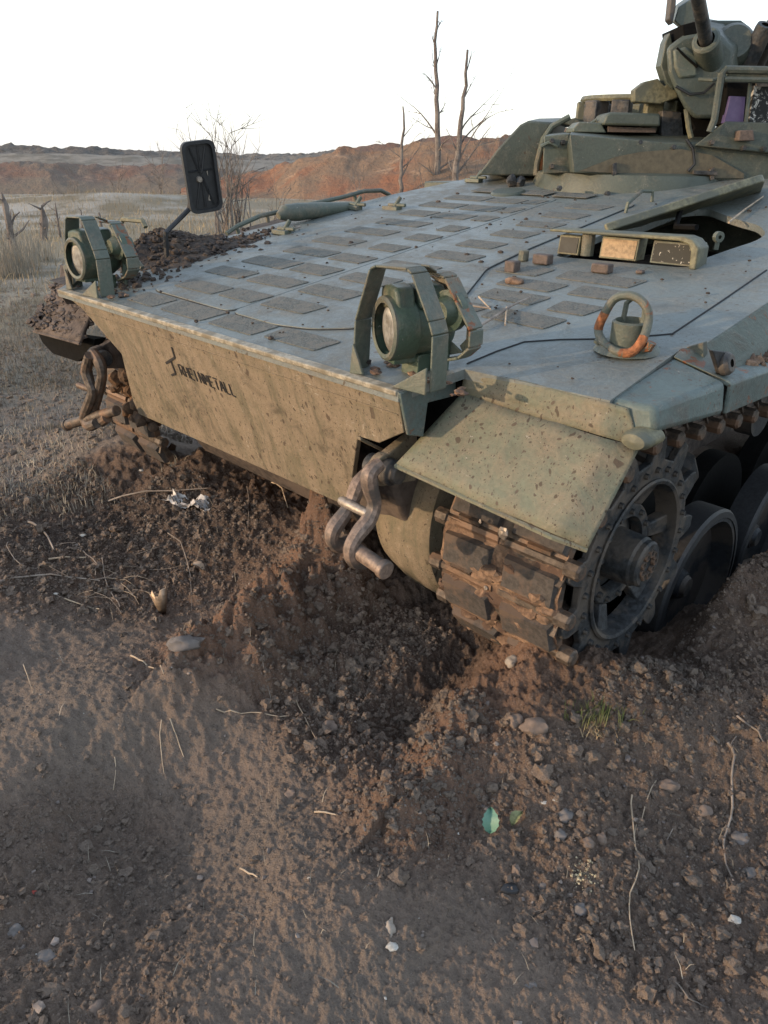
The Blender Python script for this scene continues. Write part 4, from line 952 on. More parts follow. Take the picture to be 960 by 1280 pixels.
# loose clods and pebbles: nobody could count them
def mesh_np(name, co, faces, mat, smooth=True):
    me = bpy.data.meshes.new(name); n = faces.shape[1]; me.vertices.add(len(co)); me.vertices.foreach_set('co', co.astype(np.float32).ravel())
    me.loops.add(faces.size); me.polygons.add(len(faces)); me.loops.foreach_set('vertex_index', faces.astype(np.int32).ravel())
    me.polygons.foreach_set('loop_start', (np.arange(len(faces)) * n).astype(np.int32)); me.update(calc_edges=True)
    me.polygons.foreach_set('use_smooth', [smooth] * len(faces)); me.materials.append(mat)
    o = bpy.data.objects.new(name, me); COL.objects.link(o); return o
def scatter_lumps(name, P, R_, mat, sub=1, sink=.35):
    bm = bmesh.new(); bmesh.ops.create_icosphere(bm, subdivisions=sub + 1, radius=1); bv = np.array([v.co[:] for v in bm.verts]); bf = np.array([[v.index for v in f.verts] for f in bm.faces]); bm.free()
    n = len(P); nv = len(bv); amp = RNG.uniform(.45, 1.25, (n, nv, 1)); q = RNG.normal(size=(n, 4)); q /= np.linalg.norm(q, axis=1, keepdims=True)
    w, a, b, c = q.T
    Rm = np.stack([np.stack([1 - 2 * (b * b + c * c), 2 * (a * b - c * w), 2 * (a * c + b * w)], -1), np.stack([2 * (a * b + c * w), 1 - 2 * (a * a + c * c), 2 * (b * c - a * w)], -1), np.stack([2 * (a * c - b * w), 2 * (b * c + a * w), 1 - 2 * (a * a + b * b)], -1)], 1)
    sq = RNG.uniform(.6, 1.25, (n, 1, 3)); v = np.einsum('nij,nkj->nki', Rm, bv[None] * amp * sq) * R_[:, None, None]
    v[:, :, 2] *= .8
    v += P[:, None, :] + np.array([0, 0, 1.0]) * (R_ * (.8 - 2 * sink))[:, None, None]
    f = (bf[None] + (np.arange(n) * nv)[:, None, None]).reshape(-1, 3)
    return mesh_np(name, v.reshape(-1, 3), f, mat, False)
def free_of_hull(x, y):
    lx = (x - NO[0]) * V[0, 0] + (y - NO[1]) * V[1, 0]; ly = (x - NO[0]) * V[0, 1] + (y - NO[1]) * V[1, 1]
    return ~((np.abs(lx) < 1.65) & (ly > .15)) | ((ly < .45) & (np.abs(lx) < 1.0))
def pick(n, dens):
    X, Y = [], []
    while len(X) < n:
        a = RNG.uniform(rad(-46), rad(46), 20000); r = np.sqrt(RNG.uniform(.75 ** 2, 5.2 ** 2, 20000)); r = np.where(RNG.random(20000) < .5, RNG.uniform(.8, 3.6, 20000), r)
        x, y = np.sin(a) * r, np.cos(a) * r; m = (RNG.random(20000) < dens(x, y)) & free_of_hull(x, y); X += list(x[m]); Y += list(y[m])
    x, y = np.array(X[:n]), np.array(Y[:n]); return np.stack([x, y, ground_h(x, y)], 1)
P = pick(8000, lambda x, y: .025 + churn(x, y) ** 1.7)
o = scatter_lumps('loose_clods', P, np.clip(RNG.lognormal(math.log(.0068), .6, len(P)), .003, .028), t.m, 1)
tag(o, 'loose brown clods lying over the churned soil', 'soil', kind='stuff')
P = pick(38000, lambda x, y: .07 + churn(x, y) ** 1.2)
o = scatter_lumps('soil_grains', P, np.clip(RNG.lognormal(math.log(.0036), .45, len(P)), .0015, .009), t.m, 0)
tag(o, 'fine crumbs of soil sprinkled everywhere over the ground', 'soil', kind='stuff')
M['pebble'] = plain('pebbles', (.20, .165, .14), .85, 0, .5, 30, .4, (.12, .10, .09))
P = pick(800, lambda x, y: .15 + .5 * churn(x, y))
o = scatter_lumps('pebbles', P, np.clip(RNG.lognormal(math.log(.0048), .5, len(P)), .002, .016), M['pebble'], 0, .3)
tag(o, 'small pale pebbles sprinkled over the trodden ground', 'gravel', kind='stuff')
M['fleck'] = plain('pale_flecks', (.38, .36, .32), .7, 0, .3, 60, .2)
P = pick(60, lambda x, y: .5 + 0 * x)
o = scatter_lumps('pale_flecks', P, RNG.uniform(.002, .0055, len(P)), M['fleck'], 0, .2)
tag(o, 'tiny white chips scattered through the soil', 'debris', kind='stuff')

a_ = RNG.uniform(rad(-36), rad(-9), 9000); r_ = 4.2 * (13 / 4.2) ** RNG.random(9000); P = np.stack([np.sin(a_) * r_, np.cos(a_) * r_], 1); P = P[free_of_hull(P[:, 0], P[:, 1])]
P = np.c_[P, ground_h(P[:, 0], P[:, 1])]
o = scatter_lumps('bank_clods', P, np.clip(RNG.lognormal(math.log(.012), .5, len(P)), .005, .05), t.m, 0)
tag(o, 'dull clods over the rough ground left of the vehicle', 'soil', kind='stuff')
# dry grass: blades as thin tapered triangles
def blades(name, P, hgt, mat, wid=.004, lean=.5):
    n = len(P); a = RNG.uniform(0, 2 * math.pi, n); b = RNG.uniform(0, 2 * math.pi, n); l = RNG.uniform(0, lean, n) * hgt
    side = np.stack([np.cos(a), np.sin(a), 0 * a], 1) * wid; side *= (hgt / hgt.mean())[:, None] ** .5
    off = np.stack([np.cos(b) * l, np.sin(b) * l, hgt * np.sqrt(np.clip(1 - (l / hgt) ** 2, .05, 1))], 1)
    mid = P + off * np.array([.35, .35, .6])
    co = np.stack([P - side, P + side, mid + side * .7, mid - side * .7, P + off], 1).reshape(-1, 3); k = np.arange(n)[:, None] * 5
    f = np.concatenate([k + np.array([[0, 1, 2]]), k + np.array([[0, 2, 3]]), k + np.array([[3, 2, 4]])])
    return mesh_np(name, co, f, mat, False)
M['straw'] = plain('dry_straw', (.34, .27, .165), .8, 0, .4, 3, 0, (.2, .155, .095), .2)
M['straw_grey'] = plain('grey_straw', (.30, .27, .22), .85, 0, .4, 2, 0, (.16, .135, .10), .2)
M['green'] = plain('green_grass', (.07, .10, .03), .7, 0, .4, 5, 0, (.16, .14, .06), .3)
def far_pick(n, r0, r1, a0, a1, cl=1.2):
    a = RNG.uniform(rad(a0), rad(a1), n * 4); r = r0 * (r1 / r0) ** RNG.random(n * 4); x, y = np.sin(a) * r, np.cos(a) * r
    m = (RNG.random(n * 4) < .25 + sst(-.05, .3, fbm(x * cl / r0 * 3, y * cl / r0 * 3, 70, 3) + .1)) & free_of_hull(x, y); x, y = x[m][:n], y[m][:n]
    return np.stack([x, y, ground_h(x, y)], 1)
P = far_pick(52000, 4.0, 15, -36, -8); tag(blades('dry_grass', P, RNG.uniform(.015, .075, len(P)), M['straw_grey'], .0022, .9), 'short withered grass on the bank left of the vehicle', 'grass', kind='stuff')
P = far_pick(16000, 12, 45, -34, 4); tag(blades('field_grass', P, RNG.uniform(.04, .22, len(P)), M['straw'], .006, .8), 'pale dry grass over the flat field behind', 'grass', kind='stuff')
P = pick(420, lambda x, y: .25 + churn(x, y) * .4); P[:, 2] += .004
tag(blades('straw_litter', P, RNG.uniform(.02, .07, len(P)), M['straw_grey'], .0011, 1.0), 'thin bits of straw littered over the soil', 'straw', kind='stuff')

# ================================================================== QUARRY BANK, FAR RIDGE
def bank(name, prof, depth, mat, nx, nz, rough, gully, top_back, seed):
    """a long bank: prof = (px, py_top, distance) seen along its crest; falls towards the viewer"""
    px = np.array([p[0] for p in prof], float); pt = np.array([p[1] for p in prof], float); pd = np.array([p[2] for p in prof], float)
    u = np.linspace(0, 1, nx); X = np.interp(u, np.linspace(0, 1, len(px)), px); T = np.interp(u, np.linspace(0, 1, len(px)), pt); D = np.interp(u, np.linspace(0, 1, len(px)), pd)
    co = np.zeros((nz, nx, 3))
    for i in range(nx):
        r = ray(X[i], T[i]); k = D[i] / r[1]; top = np.array([0, 0, H]) + r * k; dirv = np.array([r[0], r[1]]) / math.hypot(r[0], r[1])
        for j in range(nz):
            t = j / (nz - 1)
            if t < .8:                                   # face
                s = t / .8; dist = -depth * (1 - s) ; z = -.6 + (top[2] + .6) * (s ** .85)
            else:
                s = (t - .8) / .2; dist = top_back * s; z = top[2] - .25 * s * s * 4
            co[j, i] = (top[0] + dirv[0] * dist, top[1] + dirv[1] * dist, z)
    x, y = co[..., 0], co[..., 1]; s = co[..., 2]
    g = fbm(x * gully, y * gully * .3, seed, 4, .6); w = np.clip(np.linspace(0, 1.2, nz)[:, None], 0, 1)
    co[..., 2] += rough * (fbm(x * .35, y * .35, seed + 3, 4, .55) + .6 * g) * w + rough * .5 * fbm(x * 1.4, y * 1.4, seed + 5, 3) * w
    co[..., 1] += rough * 2.0 * g * w
    i, j = np.meshgrid(np.arange(nz - 1), np.arange(nx - 1), indexing='ij')
    f = np.stack([i * nx + j, i * nx + j + 1, (i + 1) * nx + j + 1, (i + 1) * nx + j], -1).reshape(-1, 4)
    o = mesh_np(name, co.reshape(-1, 3), f, mat, True); o['kind'] = 'structure'; return o
def bank_mat(name, r1, r2, light, scrub, sc_amt):
    t = NT(name); a, b, c3 = t.noise(.16, 5, .6, .6), t.noise(.6, 6, .65), t.noise(3, 6, .7)
    st = t.noise(.55, 6, .65, .5, t.scale((1, 1, .25)))
    c = t.mix(t.ramp(a, .40, .58), r1, r2)
    c = t.mix(t.ramp(b, .57, .68), c, light)
    c = t.mix(t.ramp(st, .5, .68, 0, .75), c, scrub)
    c = t.mix(t.ramp(c3, .45, .75, 0, .35), c, tuple(q * .6 for q in r1))
    k = t.ramp(t.math('ADD', t.sep()[2], t.math('MULTIPLY', b, 2.4)), sc_amt, sc_amt + 1.0, .9, 0)
    c = t.mix(k, c, t.mix(c3, (.13, .105, .08), (.26, .215, .165)))
    t.bump(t.math('ADD', b, c3), .7, .4); return t.out(c, .95, 0, .1)
M['bank'] = bank_mat('red_bank', (.265, .130, .080), (.235, .165, .115), (.37, .25, .165), (.18, .135, .10), .7)
M['bank_hazed'] = bank_mat('hazed_red_bank', (.205, .128, .098), (.19, .155, .125), (.28, .20, .15), (.155, .13, .108), 1.3)  # greyer red: haze of distance is put into the bank colour
t = NT('scrub_ridge'); a, b = t.noise(.08, 6, .65), t.noise(.9, 6, .7)
c = t.mix(t.ramp(a, .4, .6), (.13, .118, .105), (.20, .18, .155)); c = t.mix(t.ramp(b, .45, .65), c, (.095, .085, .075)); t.bump(b, .8, .5); M['ridge'] = t.out(c, .95, 0, .1)
bank('quarry_bank', [(-700, 206, 50), (-200, 205, 50), (0, 206, 50), (60, 204, 50), (130, 209, 51), (220, 207, 51), (290, 214, 52), (345, 222, 52), (400, 232, 52)], 6.5, M['bank_hazed'], 300, 40, .32, .9, 6, 3)
bank('spoil_bank', [(225, 236, 44), (262, 224, 44), (300, 216, 45), (340, 209, 45), (372, 200, 43), (410, 194, 42), (450, 187, 42), (500, 183, 41), (540, 181, 40), (585, 178, 40), (625, 175, 40), (660, 168, 42), (760, 162, 44), (960, 160, 46), (1500, 165, 46)], 6.5, M['bank'], 320, 46, .30, 1.1, 5, 33)
bank('spoil_hill', [(405, 200, 54), (420, 187, 54), (452, 182, 54), (485, 179, 54), (510, 183, 54), (528, 172, 56), (556, 170, 56), (582, 170, 56), (612, 180, 56), (640, 170, 56), (680, 160, 58), (760, 158, 58)], 5, M['bank_hazed'], 160, 26, .22, .9, 6, 14)
t = NT('pale_plateau'); c = t.mix(t.ramp(t.noise(.4, 6, .7, 0, t.scale((1, 1, 6))), .4, .6), (.25, .225, .19), (.16, .145, .12)); M['plateau'] = t.out(c, .95, 0, .1)
bank('far_ridge', [(-900, 184, 120), (-200, 182, 120), (0, 181, 120), (90, 184, 120), (200, 189, 122), (240, 190, 122), (300, 194, 124), (380, 192, 124), (420, 189, 124), (520, 186, 126), (700, 180, 126), (1500, 178, 128)], 14, M['ridge'], 360, 30, .45, .5, 30, 23)
bank('plateau', [(-900, 192, 85), (-100, 191, 85), (60, 191, 85), (200, 196, 86), (300, 200, 88), (430, 202, 90)], 8, M['plateau'], 200, 20, .12, .6, 20, 29)

# ================================================================== TREES, SHRUBS, STUMPS
M['bark'] = plain('dead_bark', (.12, .10, .088), .9, 0, .4, 12, .6, (.19, .165, .145))
M['bark2'] = plain('grey_twigs', (.17, .145, .125), .9, 0, .4, 12, .4, (.10, .085, .075))
def limb(b, p, d, l, r, depth, spread, droop=0, n=5, r_=None):
    pts = [np.array(p, float)]; d = np.array(d, float); d /= np.linalg.norm(d)
    for i in range(n):
        d = d + RNG.normal(0, .10, 3) + np.array([0, 0, -droop]); d /= np.linalg.norm(d); pts.append(pts[-1] + d * l / n)
    b.tube(pts, [r * (1 - .8 * i / n) for i in range(n + 1)], 5, cap=False)
    if depth > 0:
        for k in range(RNG.integers(2, 4)):
            i = RNG.integers(1, n + 1); s = d + RNG.normal(0, spread, 3); s[2] = abs(s[2]) * .7 + .2
            limb(b, pts[i], s, l * RNG.uniform(.35, .6), r * .5 * (1 - .6 * i / n) + .004, depth - 1, spread, droop, 4)
def dead_tree(label, base, top, r, specs, Y, group):
    """base, top: picture points; specs: (height 0..1, side -1..1, length, rise)"""
    rb, rt = ray(*base), ray(*top); p0 = np.array([0, 0, H]) + rb * (Y / rb[1]); p1 = np.array([0, 0, H]) + rt * (Y / rt[1])
    p0[2] = min(p0[2], 0) - .2
    root = bpy.data.objects.new('dead_tree', None); COL.objects.link(root); root.location = p0; tag(root, label, 'tree', group)
    hgt = p1 - p0; n = 14; pts = [hgt * (i / n) + np.array([RNG.normal(0, r * .25), RNG.normal(0, r * .25), 0]) * (i > 0) for i in range(n + 1)]
    MB().tube(pts, [r * (1 - .72 * i / n) for i in range(n + 1)], 9).build('trunk', M['bark'], root)
    b = MB()
    for h, sx, l, rise in specs:
        q = hgt * h; limb(b, q, (sx, RNG.normal(0, .4), rise), l, r * .33 * (1 - .5 * h), 2, .5)
    b.build('branches', M['bark'], root)
    return root
G3 = 'bare dead trees before the red bank'
dead_tree('tallest bare dead trunk standing before the red bank', (549, 236), (545, 14), .17, [(.38, -1, 2.0, 1.1), (.3, .6, 1.2, .9), (.55, -.5, 1.0, 1.4), (.62, -.5, .9, 1.0), (.7, -.4, .8, 1.5), (.75, .4, .5, 1), (.82, -.4, .7, 1.6), (.9, .3, .5, 1.5), (.48, .5, .8, 1.0), (.2, .8, 1.2, .6), (.15, -.8, 1.2, .6)], 37, G3)
dead_tree('snapped leaning dead trunk right of the tallest bare one', (568, 236), (584, 62), .17, [(.5, .8, 1.8, 1.2), (.7, .7, 1.0, 1.0), (.85, .6, .9, 1.2), (.4, .9, 2.2, 1.4), (.3, .9, 2.6, 1.6), (.35, -.6, 1.0, 1.0), (.22, .9, 2.4, 1.8), (.2, -.8, 1.0, .8)], 36, G3)
dead_tree('short slim broken trunk left of the tallest bare one', (500, 240), (505, 133), .11, [(.5, -1, 1.0, .8), (.55, 1, 1.0, 1.0), (.4, .9, 1.6, 1.3), (.7, .7, .8, 1.2), (.3, .6, 1.2, 1.2)], 36, G3)
def shrub(label, base, Y, hgt, wid, n, name='bare_shrub', r=.02, grp=None, cat='shrub', lean=0, spread=.22):
    rb = ray(*base); p0 = np.array([0, 0, H]) + rb * (Y / rb[1]); p0[2] = gz(p0[0], p0[1]) - .05
    b = MB()
    for k in range(n):
        s = RNG.normal(0, wid * .12, 2); limb(b, (s[0], s[1], 0), (RNG.normal(lean, spread), RNG.normal(0, spread), 1), hgt * RNG.uniform(.5, 1), r * RNG.uniform(.5, 1), 2, .35)
    o = b.build(name, M['bark2']); o.location = p0; tag(o, label, cat, grp); return o
shrub('many stemmed bare shrub directly behind the square mirror', (290, 283), 22, 2.6, 1.6, 26, r=.034, spread=.15)
shrub('thin pale bare sapling before the red bank, left of the three trunks', (452, 236), 34, 1.7, .4, 3, 'bare_sapling', .025, cat='sapling')
shrub('lone round little bush on the far skyline', (372, 194), 80, 1.6, 2.2, 14, 'far_bush', .05)
shrub('low twiggy shrub at the foot of the bank, beside the grab rail', (345, 252), 26, 1.3, 1.2, 6, r=.02)
shrub('wispy bare bush on the pale field left of the mirror', (203, 240), 34, 1.7, 1.6, 8, r=.025)
for px, py, Y, h_, lb_ in ((40, 192, 60, 1.2, 'thin bare bush high on the far skyline at the left'), (150, 236, 40, 1.5, 'bare brush at the foot of the bank, left of the wispy bush'), (85, 236, 42, 1.3, 'bare brush at the bank foot above the far headlamp'), (250, 240, 40, 1.1, 'bare brush hidden partly by the square mirror'), (520, 240, 36, 1.6, 'bare brush between the short trunk and the tallest one'), (598, 228, 36, 2.8, 'taller bare brush right of the leaning trunk'), (610, 226, 38, 2.2, 'rightmost bare brush, beside the stowage cover')):
    shrub(lb_, (px, py), Y, h_, 1.4, 6, 'bank_brush', .022, 'bare brush along the bank', 'brush')
def stump(label, base, top, Y, r, name='stump'):
    Y = gw(*base)[1]
    rb, rt = ray(*base), ray(*top); p0 = np.array([0, 0, H]) + rb * (Y / rb[1]); p1 = np.array([0, 0, H]) + rt * (Y / rt[1]); hz = gz(p0[0], p0[1]); p0[2] = hz - .05
    d = p1 - p0; b = MB(); n = 6; hz = np.linalg.norm(d)
    for k in range(7):
        q0 = d * RNG.uniform(.2, .95); q1 = q0 + np.array([RNG.normal(0, .12), RNG.normal(0, .12), RNG.uniform(.0, .25)]) * hz; b.tube([q0, (q0 + q1) / 2 + RNG.normal(0, .02, 3) * hz, q1], [r * .35, r * .25, r * .08], 5)
    b.tube([d * (i / n) + np.array([RNG.normal(0, r * .15), RNG.normal(0, r * .15), 0]) for i in range(n + 1)], [r * (1.15 - .6 * i / n + RNG.normal(0, .16)) for i in range(n)] + [r * .12], 8)
    o = b.build(name, M['bark']); o.location = p0; tag(o, label, 'stump'); return o
stump('grey leaning stump at the left edge of the photo, widest of the stumps', (22, 332), (2, 240), 9.5, .07)
stump('short broken upright stump left of the near headlamp guard at the far corner', (56, 298), (52, 256), 13, .09)
stump('thin crooked stake right beside the short broken stump', (75, 294), (69, 254), 14, .03, 'stake')
stump('small dark stub just above the far headlamp guard', (127, 285), (124, 265), 16, .05)
stump('tiny dark stick poking up above the far headlamp', (103, 285), (101, 262), 17, .03, 'stick')
for k, (px, py) in enumerate(((22, 335), (40, 325), (8, 345))):
    P = RNG.normal(0, .22, (420, 3)); q = gw(px, py); P[:, 0] += q[0]; P[:, 1] += q[1]; P[:, 2] = ground_h(P[:, 0], P[:, 1])
    o = blades('dry_weeds', P, RNG.uniform(.1, .75, len(P)), M['straw_grey'], .0035, .35)
    tag(o, 'tall withered weeds round the grey leaning stump at the left edge', 'weeds', 'withered weeds by the leaning stump')

# ================================================================== SMALL THINGS ON THE SOIL
def thing(b, name, mat, p, label, cat, group=None, bev=0, smooth=30):
    o = b.build(name, mat, None, bev, smooth); o.location = p; return tag(o, label, cat, group)
M['stone_grey'] = plain('grey_stone', (.135, .12, .11), .8, 0, .3, 25, .5, (.16, .14, .13))
M['stone_brown'] = plain('brown_stone', (.165, .122, .096), .85, 0, .3, 25, .5, (.13, .10, .08))
M['stone_pale'] = plain('pale_stone', (.28, .24, .20), .8, 0, .3, 25, .4, (.22, .185, .15))
for k, (px, py, r, sq, mt, lb) in enumerate((
        (232, 807, .042, (1.5, .8, .7), 'stone_grey', 'largest flat grey stone beside the lit spoil ridge'),
        (414, 912, .030, (1, .9, .9), 'stone_brown', 'round brown stone left of the pit, by a leaning straw'),
        (668, 912, .034, (1.2, .9, .8), 'stone_brown', 'angular brown stone on the berm, right of its rounder neighbour'),
        (644, 903, .026, (1, 1, .9), 'stone_brown', 'rounder brown stone on the berm below the track'),
        (706, 1022, .022, (1.1, .9, .8), 'stone_grey', 'grey stone right of the green leaf'),
        (700, 1045, .017, (1, 1, .8), 'stone_grey', 'small grey stone below another, right of the green leaf'),
        (678, 1108, .016, (1, 1, .9), 'stone_grey', 'round grey pebble left of the yellowish crumb heap'),
        (725, 1140, .020, (1, .9, .9), 'stone_grey', 'grey stone below the yellowish crumb heap'),
        (487, 1163, .022, (.7, 1.2, .8), 'stone_pale', 'smooth pale stone in the lower middle of the ground'),
        (660, 1234, .016, (1.4, .8, .7), 'stone_grey', 'flat stone nearest the bottom edge, right of middle'),
        (364, 994, .018, (1, 1, .9), 'stone_brown', 'mauve brown stone on the dark patch below the pit'),
        (735, 1055, .016, (1, .9, .8), 'stone_brown', 'reddish stone among the small ones right of the leaf'),
        (752, 1050, .017, (.9, 1, .9), 'stone_brown', 'dull stone right of the reddish one, by the long stalk'),
        (925, 1050, .022, (1.2, .9, .8), 'stone_grey', 'grey stone at the right side, below the grey branch'),
        (938, 1095, .020, (1.3, .9, .8), 'stone_grey', 'flat grey stone at the right edge of the ground'),
        (880, 1015, .020, (1.2, 1, .8), 'stone_brown', 'brown stone left of the grey branch at the right'),
        (835, 985, .026, (1.2, .8, .8), 'stone_brown', 'brown lump of clay between the long stalk and grey branch'),
        (645, 1090, .016, (.7, 1.1, 1), 'stone_brown', 'upright little brown stone below the green leaf'),
        (20, 1165, .020, (1.2, 1, .8), 'stone_grey', 'grey stone by the left edge near the red scrap'),
        (60, 1200, .022, (1.3, 1, .7), 'stone_grey', 'grey clod at the lower left below the red scrap'),
        (640, 830, .024, (1, 1, .9), 'stone_pale', 'pale stone lying in the trench by the track'),
        (121, 1262, .020, (1.2, 1, .8), 'stone_brown', 'brown clod at the bottom edge, far left'))):
    p = on(px, py); b = MB(); b.lump((0, 0, r * .25), r, sq, k + 3, 3, .45, 1.5)
    thing(b, 'stone', M[mt], p, lb, 'stone', 'stones on the soil', 0, 40)
for k, (px, py, r, lb) in enumerate(((680, 1004, .009, 'left white chip of two right of the green leaf'), (695, 1001, .008, 'yellowish white chip, right one of the pair by the leaf'),
        (918, 1152, .013, 'bright white scrap at the lower right'), (490, 1185, .012, 'white shred below the smooth pale stone'), (70, 800 - 57, .008, 'white speck in the dark band at the left'),
        (104, 670, .011, 'white scrap in the dark soil left of the crumpled wrapper'), (177, 589, .012, 'white scrap under the far tow hook'))):
    p = on(px, py); b = MB(); b.lump((0, 0, r * .5), r, (1.3, .9, .5), k, 2, .5, 2)
    thing(b, 'white_scrap', M['fleck'], p, lb, 'scrap', 'white scraps on the soil')
# twigs and stalks
M['twig'] = plain('grey_twig', (.27, .225, .185), .85, 0, .35, 30, .4, (.17, .14, .115))
M['stalk'] = plain('straw_stalk', (.36, .28, .195), .75, 0, .3, 25, .2)
def stalk(pts, r, mat, label, name='twig', cat='twig', grp='twigs and stalks on the soil', lift=.006, rise=None):
    P = [on(*q) for q in pts]; P = [p + np.array([0, 0, lift + (rise[i] if rise else 0)]) for i, p in enumerate(P)]; c = P[0].copy()
    Q = []; r = r * .8
    for i in range(len(P) - 1):
        L_ = np.linalg.norm(P[i + 1] - P[i]); w_ = RNG.normal(0, .05, 3) * L_
        for k in range(4): Q.append(P[i] + (P[i + 1] - P[i]) * k / 4 + w_ * math.sin(k / 4 * math.pi) + RNG.normal(0, r * .6, 3))
    Q.append(P[-1]); n = len(Q)
    for i in range(n): Q[i] = Q[i].copy(); Q[i][2] = max(Q[i][2], gz(Q[i][0], Q[i][1]) + r * .6)
    b = MB().tube([q - c for q in Q], [r * (1 - .5 * i / n) for i in range(n)], 6); return thing(b, name, M[mat], c, label, cat, grp)
stalk([(911, 930), (912, 975), (907, 1040), (913, 1100)], .0055, 'twig', 'long grey forked branch standing nearly straight at the right')
stalk([(920, 922), (912, 936)], .003, 'twig', 'short fork at the tip of the long grey branch')
stalk([(922, 900), (960, 938)], .005, 'twig', 'grey stick cut by the right edge of the photo')
stalk([(789, 995), (793, 1060), (787, 1120), (793, 1190)], .0035, 'stalk', 'long straw coloured stalk running down right of the pebbles')
stalk([(819, 978), (803, 1025), (792, 1050)], .0025, 'stalk', 'thin branching stalk that leans onto the long one')
stalk([(840, 1040), (812, 1075)], .0022, 'twig', 'small thin twig right of the long stalk')
stalk([(164, 820), (186, 834), (205, 845)], .0045, 'stalk', 'short pale stalk on the smooth trodden soil')
stalk([(270, 889), (315, 893), (362, 900)], .0035, 'stalk', 'straight straw lying across beside the leaning straws')
stalk([(366, 865), (396, 928)], .0028, 'stalk', 'leaning straw beside the round brown stone')
stalk([(325, 812), (340, 880)], .0025, 'twig', 'thin dark straw lying down the spoil ridge')
stalk([(212, 900), (230, 948)], .0034, 'stalk', 'bent pale straw on the trodden soil, right of its twin')
stalk([(202, 902), (206, 972)], .0024, 'stalk', 'thin upright pale straw, left of the bent one')
stalk([(145, 948), (142, 990)], .0024, 'stalk', 'thin straw in the dark hollow at the left')
stalk([(30, 832), (42, 868)], .0026, 'stalk', 'pale straw near the left edge of the trodden soil')
stalk([(300, 1090), (322, 1099)], .0042, 'stalk', 'stubby pale stalk in the lower middle left')
stalk([(392, 1017), (420, 1021)], .0042, 'stalk', 'stubby tan stalk near the mauve brown stone')
stalk([(719, 1178), (740, 1170)], .0026, 'stalk', 'small curved pale straw left of the long stalk foot')
stalk([(840, 1226), (858, 1250), (885, 1262)], .0030, 'twig', 'crooked little root near the lower right corner')
stalk([(0, 729), (40, 722), (125, 727)], .0065, 'twig', 'thick stick lying in the dark soil at the left edge')
stalk([(35, 655), (68, 690)], .008, 'twig', 'stout broken stick leaning in the dark soil')
stalk([(62, 700), (108, 698)], .006, 'stalk', 'short pale stick in the heap of dead stalks')
stalk([(80, 750), (125, 765)], .004, 'stalk', 'slanting pale stalk under the heap of dead stalks')
stalk([(105, 690), (122, 708), (123, 748)], .004, 'twig', 'crooked stalk bent over in the heap of dead stalks')
stalk([(128, 700), (140, 745), (150, 760)], .0035, 'twig', 'curved grey stalk beside the crooked one')
stalk([(210, 672), (232, 700), (240, 765)], .0035, 'twig', 'thin forked stalk beside the metal shard', rise=[.02, .03, 0])
stalk([(310, 620), (310, 665)], .003, 'twig', 'upright thin stalk under the nose of the vehicle', rise=[.05, 0])
stalk([(340, 612), (360, 636)], .005, 'stalk', 'pale straw sticking out under the nose plate', rise=[.03, 0])
stalk([(10, 680), (30, 710)], .0035, 'twig', 'arched weed stalk at the left edge of the dark band')
stalk([(135, 628), (260, 615)], .006, 'twig', 'half buried root running along the soil under the far hook')
for k in range(22):
    px, py = RNG.uniform(60, 190), RNG.uniform(680, 760); a = RNG.uniform(-.5, .9); l = RNG.uniform(14, 45)
    stalk([(px, py), (px + l * math.cos(a), py + l * math.sin(a))], RNG.uniform(.001, .0022), 'stalk' if k % 2 else 'twig', 'thin dead stalk in the tangled heap of stalks at the left', 'dead_stalk', 'stalk', 'tangled dead stalks at the left', rise=[RNG.uniform(0, .03), RNG.uniform(0, .03)])

# crumpled wrapper
M['wrap'] = plain('crumpled_wrapper', (.50, .47, .44), .55, 0, .3, 12, .4, (.36, .34, .33))
def crumple(u0, v0, amp, seed, nu=22, nv=12):
    b = MB(); vs = []
    for i in range(nu + 1):
        for j in range(nv + 1):
            u, v = i / nu - .5, j / nv - .5; q = Vector((u * 5, v * 5, seed)); k = mnoise.noise_vector(q * 1.3) + mnoise.noise_vector(q * 3.1) * .5
            vs.append((u * u0 + k.x * amp * .5, v * v0 + k.y * amp * .5, abs(k.z) * amp + .02 * math.sin(u * 9)))
    return b.add(vs, [(i * (nv + 1) + j, i * (nv + 1) + j + 1, (i + 1) * (nv + 1) + j + 1, (i + 1) * (nv + 1) + j) for i in range(nu) for j in range(nv)])
b = crumple(.26, .10, .06, 3); a = -.45; b.v = [(x * math.cos(a) - y * math.sin(a), x * math.sin(a) + y * math.cos(a), z) for x, y, z in b.v]
thing(b, 'wrapper', M['wrap'], on(240, 632), 'crumpled whitish plastic wrapper on the dark soil under the nose', 'wrapper', None, 0, 20)
# bent metal shard
b = MB(); vs = []
for i in range(9):
    a = -1.0 + 2.0 * i / 8; vs += [(.018 * math.sin(a), -.018 * math.cos(a), 0), (.05 * math.sin(a), -.05 * math.cos(a) + .01, .10 + .03 * (i % 3 == 2) + .035 * (i > 5))]
b.add(vs, [(2 * i, 2 * i + 2, 2 * i + 3, 2 * i + 1) for i in range(8)])
M['shard'] = plain('tan_metal', (.32, .24, .17), .5, .4, .3, 30, .3, (.13, .075, .05))
o = thing(b, 'metal_shard', M['shard'], on(204, 764) - np.array([0, 0, .005]), 'curved tan metal shard standing in the dark soil', 'shard'); s = o.modifiers.new('thick', 'SOLIDIFY'); s.thickness = .004
